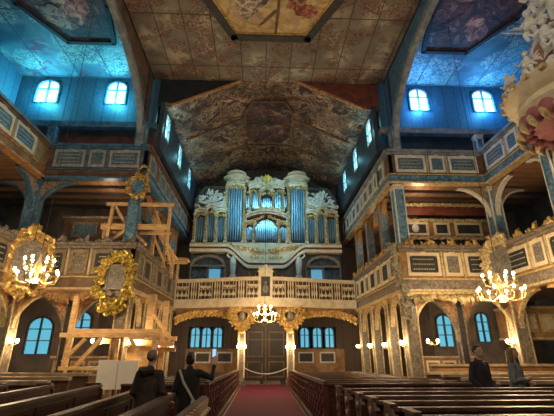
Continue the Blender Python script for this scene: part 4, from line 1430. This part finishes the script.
# ------------------------------------------------------------------ pulpit canopy with figures at top right
def putto(t, x, y, z, h, face=0, arms=True, name='angel_figure'):
    k = h / 1.0
    m = MB()
    m.M = Matrix.Translation((x, y, z)) @ Matrix.Rotation(face, 4, 'Z') @ Matrix.Scale(k, 4)
    m.tube([(0, 0, 0.3), (0, -0.02, 0.45), (0, 0, 0.62), (0, 0, 0.76)], [0.13, 0.15, 0.14, 0.06], 8)
    m.ball((0, -0.02, 0.88), (0.09, 0.1, 0.115))
    m.ball((0, 0.02, 0.92), (0.1, 0.1, 0.1))
    m.tube([(-0.06, 0, 0.34), (-0.1, -0.12, 0.2), (-0.09, -0.06, 0.0)], [0.09, 0.07, 0.04], 7)
    m.tube([(0.07, 0, 0.34), (0.15, -0.08, 0.18), (0.12, 0.02, -0.04)], [0.09, 0.07, 0.04], 7)
    m.tube([(0.12, 0, 0.7), (0.27, -0.06, 0.64), (0.38, -0.14, 0.8)], [0.055, 0.045, 0.03], 6)
    m.tube([(-0.12, 0, 0.7), (-0.24, -0.08, 0.56), (-0.34, -0.16, 0.66)], [0.055, 0.045, 0.03], 6)
    m.tube([(-0.12, 0, 0.4), (0.0, -0.14, 0.36), (0.16, -0.06, 0.42), (0.26, 0.08, 0.3)], [0.04, 0.08, 0.07, 0.03], 6)
    for sx in (-1, 1):
        for q in range(4):
            m.tube([(sx * 0.05, 0.1, 0.62), (sx * (0.2 + 0.05 * q), 0.16, 0.72 - 0.08 * q), (sx * (0.34 + 0.02 * q), 0.2, 0.86 - 0.16 * q)], [0.04, 0.05, 0.01], 5)
    return m.build(name, STATUE, t)


PXc, PYc = 7.5, 7.5
t = thing('pulpit_canopy', 'round pulpit canopy with rose drapery and white angel figures at the upper right', 'canopy', (PXc, PYc, 7.2))
m = MB()
m.lathe([(0.2, -0.25), (1.15, -0.3), (1.3, -0.1), (1.22, 0.1), (1.42, 0.22), (1.5, 0.42), (1.38, 0.55), (0.2, 0.6)], (0, 0, 0), 28)
m.build('sounding_board', CREAM, t)
m = MB()
for k in range(20):
    a = 2 * PI * k / 20
    m.ball((1.12 * math.cos(a), 1.12 * math.sin(a), -0.34), (0.2, 0.2, 0.24), 8, 6)
m.lathe([(0.2, -0.42), (1.0, -0.46), (1.16, -0.36), (1.1, -0.24), (0.2, -0.2)], (0, 0, 0), 24)
m.build('rose_drapery', PINK, t)
for k in range(24):
    m = MB()
    a = 2 * PI * k / 24
    m.tube([(1.3 * math.cos(a), 1.3 * math.sin(a), -0.42), (1.33 * math.cos(a + .07), 1.33 * math.sin(a + .07), -0.6), (1.24 * math.cos(a + .1), 1.24 * math.sin(a + .1), -0.75)], [0.07, 0.08, 0.03], 6)
    m.build('fringe_tassel', PALEGOLD, t)
    MB().ball((1.5 * math.cos(a), 1.5 * math.sin(a), 0.42), (0.1, 0.1, 0.08), 6, 4).build('rim_boss', PALEGOLD, t)
m = MB()
m.lathe([(1.25, 0.55), (1.05, 0.85), (0.85, 1.3), (0.6, 1.7), (0.65, 1.85), (0.4, 2.0), (0.25, 2.6), (0.1, 2.8)], (0, 0, 0), 20)
m.build('dome', mottled('rose_and_gold_dome', (0.38, 0.16, 0.12), (0.60, 0.42, 0.26), 3, 0.5), t)
for a, rr, z, h in ((R(165), 1.38, 0.45, 0.62), (R(195), 1.32, 0.5, 0.7), (R(225), 1.3, 0.5, 0.8), (R(255), 1.3, 0.5, 0.8), (R(215), 0.95, 1.1, 0.95), (R(190), 0.75, 1.8, 0.95), (R(235), 0.7, 2.0, 1.0), (R(200), 0.35, 2.75, 1.0)):
    putto(t, rr * math.cos(a), rr * math.sin(a), z, h, a + PI / 2)
for k, (a, z0_, z1_) in enumerate(((R(176), 2.15, 2.2), (R(186), 2.3, 2.05))):
    MB().tube([(0.6 * math.cos(a), 0.6 * math.sin(a), z0_), (1.35 * math.cos(a), 1.35 * math.sin(a), z1_)], [0.035, 0.012], 5).build('ray', STATUE, t)
m = MB()
for k in range(26):
    a = R(random.uniform(130, 290))
    r = random.uniform(1.1, 1.45)
    m.ball((r * math.cos(a), r * math.sin(a), random.uniform(0.45, 0.8)), random.uniform(0.07, 0.14), 6, 5)
m.build('cloud_carving', STATUE, t)
# statue on the lower gallery at the right border
t = thing('white_statue', 'white angel statue group by the lower gallery rail at the right edge', 'statue', (8.7, 9.9, 3.9))
putto(t, 0, 0, 0.9, 1.0, R(-60), name='standing_figure')
putto(t, 0.15, -0.5, 0.3, 0.8, R(-100), name='kneeling_figure')
m = MB()
for k in range(24):
    m.ball((random.uniform(-0.12, 0.4), random.uniform(-0.7, 0.3), random.uniform(0.0, 0.75)), random.uniform(0.08, 0.16), 6, 5)
m.build('cloud_base', STATUE, t)

# ------------------------------------------------------------------ carpet, rope, pews
tag(MB().box(-0.97, 1.17, 2.5, 21.2, 0.0, 0.02).build('carpet', CARPETM), 'long crimson carpet running down the centre aisle to the doors', 'carpet')
m = MB()
pts = [(-0.9 + 2.2 * k / 14, 20.33, 0.86 - 0.30 * (1 - (2 * k / 14 - 1) ** 2)) for k in range(15)]
m.tube(pts, 0.022, 6)
t = tag(m.build('barrier_rope', ROPE), 'pale rope slung across the far end of the carpet', 'rope')
t = tag(MB().box(-0.85, -0.1, 21.25, 21.75, 0, 0.16).box(0.1, 0.95, 21.25, 21.75, 0, 0.16).build('door_step', GREYMARBLE), 'low stone step before the dark doors', 'step')


def pew_end(t, x, y, rz, h, d=0.42, mat=DARKWOOD, knob=True):
    m = MB()
    m.M = Matrix.Translation((x, y, 0)) @ Matrix.Rotation(rz, 4, 'Z')
    # profile in local x(depth)-z, thickness along y
    poly = [(-d / 2, 0), (d / 2, 0), (d / 2, 0.5), (d * 0.28, 0.58), (d * 0.3, h * 0.8), (d * 0.42, h * 0.9), (d * 0.3, h), (-d * 0.3, h), (-d / 2, h * 0.9)]
    m.slab(poly, -0.03, 0.03)
    e = m.build('pew_end', mat, t, False)
    m = MB()
    m.M = Matrix.Translation((x, y, 0)) @ Matrix.Rotation(rz, 4, 'Z')
    for z in (0.35, h * 0.68, h * 0.86):
        for q in (-1, 1):
            m.ball((0.0, q * 0.035, z), (0.09, 0.02, 0.07), 8, 5)
    m.box(-d * 0.36, d * 0.36, -0.045, 0.045, h, h + 0.03)
    m.build('end_carving', PEWTOP, e)
    return e


def pew(label, x0, x1, y, h, group, ends=(True, False), panel=True, rz=0, loc=None):
    """bench: seat in front (-y side faces the camera back): backrest nearest to the camera"""
    t = thing('pew', label, 'pew', loc or (0, 0, 0), rz, group)
    MB().box(x0, x1, y - 0.02, y + 0.03, 0.1, h - 0.04).build('backrest', DARKWOOD, t, False)
    MB().box(x0, x1, y - 0.06, y + 0.06, h - 0.04, h).build('top_rail', PEWTOP, t, False)
    m = MB()
    L = x1 - x0
    n = max(1, int(L / 1.1))
    for k in range(n):
        a = x0 + L * k / n + 0.08
        b = x0 + L * (k + 1) / n - 0.08
        m.strip([(a, 0.2), (b, 0.2), (b, h - 0.12), (a, h - 0.12)], [(a + .06, 0.26), (b - .06, 0.26), (b - .06, h - 0.18), (a + .06, h - 0.18)], y - 0.04, y - 0.015, True)
    m.build('panel_moulding', DARKWOOD, t, False)
    MB().box(x0, x1, y + 0.03, y + 0.4, 0.42, 0.46).build('seat', DARKWOOD, t, False)
    if ends[0]:
        pew_end(t, x0 - 0.0, y + 0.14, R(90), h)
    if ends[1]:
        pew_end(t, x1 + 0.0, y + 0.14, R(90), h)
    return t


ORD = ['nearest', 'second', 'third', 'fourth', 'fifth', 'sixth', 'seventh', 'eighth', 'ninth', 'tenth', 'eleventh', 'twelfth']
# right foreground block, rows across
for i in range(6):
    y = 4.1 + i * 0.62
    pew('%s pew from the camera in the open right foreground block' % ORD[i], 1.5 - i * 0.03, 8.6, y, 1.06 - 0.005 * i, 'open pews in the right foreground')


def pewblock(side, y0, n, dy, xa, xb, h0, h1):
    for i in range(n):
        h = h0 + (h1 - h0) * i / (n - 1)
        pew('%s row of the closed %s pew block beside the carpet' % (ORD[i], side), xa, xb, y0 + dy * i, h, 'closed pews %s of the carpet' % side, ends=(False, False))


pewblock('right', 9.0, 12, 0.95, 1.42, 4.7, 0.98, 0.7)
pewblock('left', 9.0, 12, 0.95, -2.95, -1.22, 0.98, 0.7)
for s, nm, xx in ((-1, 'left', -1.15), (1, 'right', 1.35)):
    t = thing('aisle_balustrade', 'dark carved pew balustrade along the %s side of the red carpet' % nm, 'balustrade', (xx, 0, 0))
    m = MB()
    m.add([(-.05, 8.85, 0.96), (.05, 8.85, 0.96), (.05, 20.2, 0.70), (-.05, 20.2, 0.70), (-.05, 8.85, 1.03), (.05, 8.85, 1.03), (.05, 20.2, 0.76), (-.05, 20.2, 0.76)],
          [(0, 3, 2, 1), (4, 5, 6, 7), (0, 1, 5, 4), (1, 2, 6, 5), (2, 3, 7, 6), (3, 0, 4, 7)])
    m.build('top_rail', PEWTOP, t, False)
    MB().add([(-.02, 8.9, 0.05), (.02, 8.9, 0.05), (.02, 20.2, 0.05), (-.02, 20.2, 0.05), (-.02, 8.9, 0.97), (.02, 8.9, 0.97), (.02, 20.2, 0.71), (-.02, 20.2, 0.71)],
             [(0, 3, 2, 1), (4, 5, 6, 7), (0, 1, 5, 4), (1, 2, 6, 5), (2, 3, 7, 6), (3, 0, 4, 7)]).build('panel', DARKWOOD, t, False)
    for k in range(25):
        y = 8.92 + k * 0.46
        hh = 0.96 - 0.26 * (y - 8.9) / 11.3
        m = MB()
        m.box(-0.06, 0.06, y - 0.04, y + 0.04, 0.0, hh)
        for q in (0.35, 0.62, 0.84):
            m.ball((-s * 0.07, y, hh * q), (0.03, 0.05, 0.055), 8, 5)
        m.build('carved_post', mottled('dark_red_carved_wood', (0.06, 0.014, 0.012), (0.16, 0.05, 0.035), 4, 0.25) if k == 0 and s < 0 else bpy.data.materials['dark_red_carved_wood'], t)
    MB().box(-s * 0.08 - 0.04, -s * 0.08 + 0.04, 8.9, 20.2, 0.02, 0.1).build('skirting', PEWTOP, t, False)

# left foreground block: benches running along the nave direction
for i, (xx, ya, yb) in enumerate(((-1.45, 3.2, 6.95), (-2.2, 2.6, 8.3), (-3.25, 2.6, 8.6), (-4.2, 3.2, 8.6), (-5.1, 4.0, 8.6), (-6.0, 5.0, 8.6), (-6.9, 6.0, 8.6))):
    pew('%s long bench from the aisle in the left foreground block' % ORD[i], 0, yb - ya, 0, 1.0 - 0.0 * i, 'long benches in the left foreground', ends=(False, True) if i else (False, False), rz=R(90) if i else R(-90), loc=(xx, ya if i else yb, 0))
# near balustrade at left
t = thing('near_balustrade', 'short dark carved balustrade with pale rail in front of the black coated visitor', 'balustrade', (-0.86, 0, 0))
MB().box(-0.04, 0.04, 3.6, 6.5, 0.95, 1.0).build('top_rail', PEWTOP, t, False)
MB().box(-0.02, 0.02, 3.6, 6.5, 0.05, 0.95).build('panel', DARKWOOD, t, False)
for k in range(13):
    m = MB()
    y = 3.65 + k * 0.22
    m.lathe([(0.04, 0), (0.02, 0.15), (0.045, 0.45), (0.02, 0.7), (0.04, 0.9)], (0.05, y, 0.08), 8)
    m.ball((0.09, y, 0.62), 0.04).ball((0.09, y, 0.84), 0.035)
    m.build('baluster', PALEWOOD, t)

# cross rows behind left benches with pale rails
for i, (y, h, x0, x1) in enumerate(((9.2, 1.0, -9.5, -4.6), (10.2, 1.02, -9.8, -4.6), (11.3, 1.05, -10.0, -4.6))):
    t = thing('pew', '%s cross pew with pale rail in the left arm beyond the benches' % ORD[i], 'pew', group='cross pews in the left arm')
    MB().box(x0, x1, y, y + 0.05, 0.1, h - 0.04).build('backrest', BROWN, t, False)
    MB().box(x0 - 0.03, x1 + 0.03, y - 0.07, y + 0.1, h - 0.05, h + 0.03).build('top_rail', PALEWOOD, t, False)
    m = MB()
    for k in range(5):
        a = x0 + 0.2 + k * 0.95
        m.box(a, a + 0.5, y - 0.02, y, 0.4, h - 0.15)
    m.build('red_cushion_panel', REDBROWN, t, False)
    MB().box(x0, x1, y + 0.05, y + 0.42, 0.42, 0.46).build('seat', DARKWOOD, t, False)
for i, (y, h) in enumerate(((9.0, 1.0), (10.0, 1.0), (11.1, 1.02), (12.2, 1.02))):
    t = thing('pew', '%s cross pew behind the two standing visitors in the right arm' % ORD[i], 'pew', group='cross pews in the right arm')
    MB().box(4.9 if i else 5.2, 10.5, y, y + 0.05, 0.1, h - 0.04).build('backrest', BROWN, t, False)
    MB().box(4.87 if i else 5.17, 10.53, y - 0.05, y + 0.1, h - 0.05, h + 0.02).build('top_rail', PALEWOOD, t, False)
    MB().box(4.9 if i else 5.2, 10.5, y + 0.05, y + 0.42, 0.42, 0.46).build('seat', DARKWOOD, t, False)
t = thing('partition', 'long ochre partition under the gallery edge at the right', 'partition', (5.5, 13.3, 0))
MB().box(0, 6, 0, 0.06, 0, 1.15).build('board', OCHRE, t, False)
MB().box(-0.03, 6.03, -0.05, 0.1, 1.15, 1.22).build('rail', PALEWOOD, t, False)

# white boards on the left
for i, (x, w) in enumerate(((-4.72, 0.55), (-4.15, 0.56))):
    t = tag(MB().box(x, x + w, 12.15 + 0.02 * i, 12.2 + 0.02 * i, 0.6, 1.38 - 0.02 * i).build('display_board', BOARDW, None, False), 'white display board behind the left benches, %s of the pair' % ('left', 'right')[i], 'board')
    MB().box(x + 0.04, x + 0.08, 12.22, 12.28, 0, 0.64).box(x + w - 0.08, x + w - 0.04, 12.22, 12.28, 0, 0.64).build('stand_leg', IRON, t, False)

# ------------------------------------------------------------------ timber scaffolding left
def timber(name, label, loc, parts):
    t = thing(name, label, 'scaffold', loc)
    for pn, beams in parts:
        for b in beams:
            MB().beam(*b).build(pn, NEWWOOD, t, False)
    return t


w = 0.11
timber('shoring_frame', 'fresh pine shoring frame on the left gallery deck with a ledge', (-5.9, YC - 0.05, LZ1 + 0.06), [
    ('post', [((0, 0.25, 0), (0.05, 0.25, 1.65), w), ((0.9 + 1.35, 0.3, 0), (2.25, 0.3, 1.65), w), ((-.25, 0.55, 0), (-.25, 0.55, 0.75), w)]),
    ('cross_beam', [((-0.2, 0.25, 1.62), (2.4, 0.25, 1.62), 0.12), ((-0.3, 0.3, 0.72), (2.3, 0.3, 0.72), 0.12, 0.2), ((-0.3, 0.55, 0.55), (2.3, 0.55, 0.55), 0.1)]),
    ('brace', [((0.05, 0.25, 0), (0.7, 0.25, 0.62), w), ((1.5, 0.25, 0), (0.8, 0.25, 0.62), w), ((0.1, 0.25, 1.6), (0.6, 0.7, 0.7), 0.08)]),
])
timber('timber_stair', 'fresh pine raking stair shoring beside the left nave gallery', (-4.5, YC + 0.85, LZ1 - 0.3), [
    ('post', [((0.1, 0.2, 0.2), (0.1, 0.2, 2.0), w), ((0.3, 1.3, -0.1), (0.3, 1.3, 1.1), w), ((0.35, 2.5, -0.1), (0.35, 2.5, 0.95), w), ((0.1, 3.8, -0.1), (0.1, 3.8, 0.7), w), ((0.1, 5.0, -0.1), (0.1, 5.0, 0.8), w)]),
    ('stringer', [((0.0, 0.2, 1.75), (0.35, 2.9, 0.55), 0.12, 0.3), ((0.05, 0.1, 2.0), (0.3, 1.7, 1.1), 0.08), ((0.2, 2.0, 0.8), (0.4, 3.0, 0.6), 0.3, 0.1)]),
    ('platform', [((-0.1, 3.2, 0.62), (1.0, 3.2, 0.62), 0.5, 0.07), ((-0.1, 3.3, 0.75), (0.9, 3.3, 0.72), 0.3, 0.07), ((0.0, 3.1, 0.5), (0.95, 3.1, 0.5), 0.12)]),
    ('brace', [((0.1, 0.2, 0.9), (0.3, 1.3, 0.2), 0.08), ((0.3, 1.3, 0.9), (0.35, 2.5, 0.2), 0.08), ((0.35, 2.5, 0.8), (0.1, 3.8, 0.1), 0.08)]),
])
timber('shoring_frame', 'fresh pine shoring frame on the floor under the left arm gallery', (-6.35, 13.2, 0), [
    ('post', [((0.05, 0, 0), (0.25, 0, 2.05), 0.13), ((2.9, 0, 0), (2.9, 0, 2.05), 0.13), ((1.6, 0.4, 0), (1.6, 0.4, 2.0), 0.1)]),
    ('cross_beam', [((-0.1, 0, 2.1), (3.1, 0, 2.1), 0.16, 0.14), ((0.0, 0.4, 2.25), (3.0, 0.4, 2.25), 0.12)]),
    ('brace', [((0.15, 0, 0.7), (1.2, 0, 2.0), 0.12), ((0.1, 0, 1.3), (0.7, 0, 2.0), 0.1), ((2.85, 0, 1.1), (2.1, 0, 2.0), 0.1)]),
    ('sill', [((0.1, -0.15, 1.12), (2.9, -0.15, 1.12), 0.14, 0.1)]),
])
timber('shoring_frame', 'fresh pine trestle with heavy pale post beside the left nave arcade', (-4.1, 14.6, 0), [
    ('post', [((0.0, 0.2, 0.0), (0.0, 0.2, 3.6), 0.26, 0.24), ((0.45, 0.5, 0.0), (0.45, 0.5, 3.4), 0.18)]),
    ('cross_beam', [((-1.5, -0.2, 1.95), (1.0, -0.2, 1.85), 0.2, 0.18), ((-1.4, 0.7, 2.15), (0.9, 0.7, 2.05), 0.16), ((-0.6, 0.2, 1.72), (1.0, 0.2, 1.66), 0.14)]),
    ('brace', [((0.1, 0, 2.9), (0.85, 0, 2.0), 0.12), ((-0.2, 0, 0.9), (-1.2, 0, 1.9), 0.12)]),
    ('sheeted_panel', [((-0.4, 0.1, 1.0), (-0.4, 0.1, 1.85), 0.5, 0.06)]),
])
timber('raking_prop', 'leaning pine prop against the left arm corner column', (-8.1, 13.4, 0), [
    ('post', [((1.83, 0, 0.0), (1.70, 0.35, 3.4), 0.15)]),
])


# ------------------------------------------------------------------ people
def remeshed(m, name, mat, parent, vox):
    o = m.build(name, mat, parent)
    md = o.modifiers.new('remesh', 'REMESH')
    md.mode = 'VOXEL'
    md.voxel_size = vox
    md.use_smooth_shade = True
    s_ = o.modifiers.new('smooth', 'SMOOTH')
    s_.factor = 0.5
    s_.iterations = 3
    return o


def limb(m, pts, rad, n=10):
    m.tube(pts, rad, n)
    for p, r in zip(pts, rad if isinstance(rad, (list, tuple)) else [rad] * len(pts)):
        m.ball(p, r, 10, 7)


def hand(m, wrist, direction, side):
    """palm, four unequal curled fingers, thumb"""
    w_ = Vector(wrist)
    d = Vector(direction).normalized()
    s_ = d.cross(Vector((0, 1, 0.2))).normalized() * side
    nrm = s_.cross(d).normalized()
    limb(m, [w_, w_ + d * 0.045, w_ + d * 0.085], [0.026, 0.034, 0.032], 8)
    for k, l in enumerate((0.068, 0.08, 0.074, 0.056)):
        b = w_ + d * 0.085 + s_ * (0.03 - 0.02 * k)
        limb(m, [b, b + d * l * 0.45 - nrm * 0.006, b + d * l * 0.8 - nrm * 0.02, b + d * l * 0.95 - nrm * 0.036], [0.0105, 0.0095, 0.009, 0.008], 6)
    b = w_ + d * 0.03 + s_ * 0.03
    limb(m, [b, b + d * 0.03 + s_ * 0.025, b + d * 0.06 + s_ * 0.03], [0.013, 0.012, 0.01], 6)


def person(label, x, y, rz, H, pose, top, hair, hairstyle, female=False, extra=None, z=0.0, lean=0.0):
    """front to local -y"""
    k = H / 1.78
    t = thing('person', label, 'person', (x, y, z), rz)
    T = lambda p: tuple(c * k for c in p)
    sw = 0.185 if not female else 0.155
    hip = 0.10
    ln = lean
    body = MB()
    pelvis, waist, chest, neck = (0, 0, 0.92), (0, 0.01 - ln * .3, 1.1), (0, 0.0 - ln * .7, 1.3), (0, 0.0 - ln, 1.48)
    hd = (0, -0.02 - ln * 1.15, 1.655)
    # legs
    for sx in (-1, 1):
        limb(body, [T((sx * hip, 0, 0.9)), T((sx * 0.11, -0.01, 0.5)), T((sx * 0.115, 0.02, 0.09))], [0.085 * k, 0.058 * k, 0.04 * k])
        limb(body, [T((sx * 0.115, 0.02, 0.05)), T((sx * 0.125, -0.15, 0.03))], [0.042 * k, 0.032 * k])
    limb(body, [T(pelvis), T(waist), T(chest)], [0.14 * k, 0.12 * k, 0.135 * k])
    limb(body, [T((-sw * .8, -ln * .8, 1.4)), T((sw * .8, -ln * .8, 1.4))], 0.062 * k)
    limb(body, [T((0, -ln * .9, 1.42)), T((hd[0], hd[1] + 0.02, hd[2] - 0.06))], [0.06 * k, 0.052 * k])
    # head
    hx, hy, hz = T(hd)
    body.ball((hx, hy, hz + 0.01), (0.074 * k, 0.094 * k, 0.112 * k), 18, 14)
    body.ball((hx, hy - 0.035 * k, hz - 0.06 * k), (0.05 * k, 0.055 * k, 0.055 * k), 12, 8)
    body.tube([(hx, hy - 0.088 * k, hz + 0.02 * k), (hx, hy - 0.112 * k, hz - 0.018 * k)], [0.009 * k, 0.016 * k], 6)
    body.ball((hx, hy - 0.09 * k, hz - 0.052 * k), (0.022 * k, 0.01 * k, 0.008 * k))
    for sx in (-1, 1):
        body.ball((hx + sx * 0.076 * k, hy + 0.005, hz - 0.002), (0.01 * k, 0.02 * k, 0.03 * k))
    arms = pose
    for sx, (el, wr) in zip((-1, 1), arms):
        sh = (sx * sw, -ln * .8, 1.4)
        limb(body, [T(sh), T(el), T(wr)], [0.052 * k, 0.04 * k, 0.028 * k])
        d = Vector(wr) - Vector(el)
        hand(body, T(wr), d, sx)
    remeshed(body, 'body', SKIN, t, 0.0085)
    # eyes
    for sx in (-1, 1):
        MB().ball((hx + sx * 0.03 * k, hy - 0.083 * k, hz + 0.018 * k), (0.012 * k, 0.008 * k, 0.007 * k)).build('eye', BLACK, t)
    # clothes
    c = MB()
    limb(c, [T((0, 0, 0.84)), T((0, 0.005, 0.95)), T(waist), T(chest), T((0, -ln * .75, 1.38))], [0.17 * k, 0.168 * k, 0.155 * k if not female else 0.135 * k, 0.165 * k if not female else 0.15 * k, 0.12 * k])
    limb(c, [T((-sw, -ln * .8, 1.395)), T((sw, -ln * .8, 1.395))], 0.078 * k)
    for sx in (-1, 1):
        limb(c, [T((sx * 0.09, -ln * .5, 1.25)), T((sx * 0.08, 0, 0.95))], [0.12 * k, 0.115 * k])
    for sx, (el, wr) in zip((-1, 1), arms):
        wv = Vector(el).lerp(Vector(wr), 0.93)
        limb(c, [T((sx * sw, -ln * .8, 1.4)), T(el), T(tuple(wv))], [0.075 * k, 0.06 * k, 0.045 * k])
    limb(c, [T((0, 0.01 - ln * .9, 1.44)), T((0, 0.015 - ln, 1.49))], [0.08 * k, 0.066 * k])
    remeshed(c, 'jacket', top, t, 0.014)
    c = MB()
    for sx in (-1, 1):
        limb(c, [T((sx * 0.09, 0, 0.92)), T((sx * 0.11, -0.01, 0.5)), T((sx * 0.115, 0.02, 0.1))], [0.11 * k, 0.08 * k, 0.062 * k])
    remeshed(c, 'trousers', TROUSER, t, 0.016)
    c = MB()
    c.ball((hx, hy + 0.018 * k, hz + 0.035 * k), (0.085 * k, 0.098 * k, 0.1 * k), 14, 10)
    if hairstyle == 'long':
        for q in range(9):
            a = R(-10 + q * 25)
            px, py = hx + 0.075 * k * math.cos(a), hy + 0.02 + 0.08 * k * math.sin(a)
            c.tube([(px, py, hz + 0.06 * k), (px * 1.15, py, hz - 0.08 * k), (px * 1.1, py + 0.01, hz - 0.2 * k), (px, py - 0.01, hz - 0.27 * k)], [0.035 * k, 0.042 * k, 0.038 * k, 0.015 * k], 7)
        c.tube([(hx - .03 * k, hy - .07 * k, hz + .1 * k), (hx + .07 * k, hy - .06 * k, hz + .03 * k), (hx + .1 * k, hy - .03 * k, hz - .12 * k), (hx + .12 * k, hy - .07 * k, hz - .26 * k)], [0.03 * k, 0.032 * k, 0.034 * k, 0.015 * k], 7)
    elif hairstyle == 'bun':
        c.ball((hx, hy + 0.09 * k, hz + 0.06 * k), 0.06 * k, 10, 8)
        c.ball((hx, hy + 0.03, hz - 0.02 * k), (0.095 * k, 0.09 * k, 0.09 * k), 12, 8)
    elif hairstyle == 'short':
        c.ball((hx, hy + 0.0, hz + 0.085 * k), (0.075 * k, 0.085 * k, 0.05 * k), 12, 8)
    # trim the face side open: hair sits back from the face
    h = remeshed(c, 'hair', hair, t, 0.012)
    h.location.y = 0.012
    if extra:
        extra(t, k, T)
    return t


# facing notes: local -y is the front; rz=180deg faces away from camera
down_in = (((-0.26, 0.02, 1.12), (-0.2, -0.16, 0.95)), ((0.26, 0.02, 1.12), (0.2, -0.16, 0.95)))
person('visitor in dark brown hooded jacket seen from behind among the left benches', -1.76, 6.6, R(165), 1.65,
       (((-0.27, 0.0, 1.14), (-0.3, -0.2, 0.98)), ((0.25, 0.02, 1.12), (0.2, -0.18, 0.95))), COATBROWN, mottled('thin_grey_brown_hair', (0.14, 0.09, 0.06), (0.24, 0.17, 0.12), 20, 0.6), 'short', lean=0.04,
       extra=lambda t, k, T: MB().tube([T((-0.12, 0.06, 1.47)), T((0, 0.13, 1.45)), T((0.12, 0.06, 1.47))], [0.05, 0.07, 0.05], 8).build('hood', COATBROWN, t))


def phone_and_bag(t, k, T):
    m = MB().tube([T((0.17, 0.1, 1.46)), T((0.05, 0.2, 1.25)), T((-0.16, 0.2, 0.95))], 0.022, 6, 0.5)
    m.build('bag_strap', BAG, t)
    m = MB().box(-0.32 * k, -0.12 * k, 0.12, 0.22, 0.66 * k, 0.95 * k)
    m.build('shoulder_bag', BAG, t, False)


# faces away; right hand (screen right) raised with a phone: local -x side is screen right when rz=180
person('visitor in black coat raising a phone toward the organ', -1.25, 7.3, R(175), 1.62,
       (((-0.42, -0.02, 1.32), (-0.44, -0.12, 1.53)), ((0.26, 0.02, 1.1), (0.2, -0.18, 1.0))), COATBLACK, HAIRDARK, 'bun', extra=phone_and_bag)
t = thing('phone', 'lit phone held up by the visitor in the black coat', 'phone', (-0.86, 7.46, 1.60), R(-5))
MB().box(-0.036, 0.036, -0.004, 0.004, -0.075, 0.075).build('case', BLACK, t, False)
MB().box(-0.031, 0.031, -0.007, -0.004, -0.068, 0.068).build('screen', SCREEN, t, False)
person('man with short dark hair in a navy jumper standing behind the right pews', 4.40, 8.25, R(25), 1.75,
       (((-0.27, 0.02, 1.12), (-0.16, -0.14, 0.92)), ((0.27, 0.02, 1.12), (0.16, -0.14, 0.92))), NAVY, HAIRDARK, 'short')
person('woman with long brown hair and crossed arms in a grey jacket behind the right pews', 5.16, 8.3, R(40), 1.70,
       (((-0.24, -0.02, 1.12), (-0.06, -0.19, 1.16)), ((0.24, -0.02, 1.1), (0.05, -0.21, 1.09))), DENIMGREY, HAIRBROWN, 'long', female=True)

# hanging cords seen against the galleries
t = tag(MB().tube([(-8.0, 13.3, 13.2), (-8.0, 13.3, 5.2)], 0.008, 5).build('hanging_cord', IRON), 'thin dark cord hanging in front of the left upper gallery', 'cord')
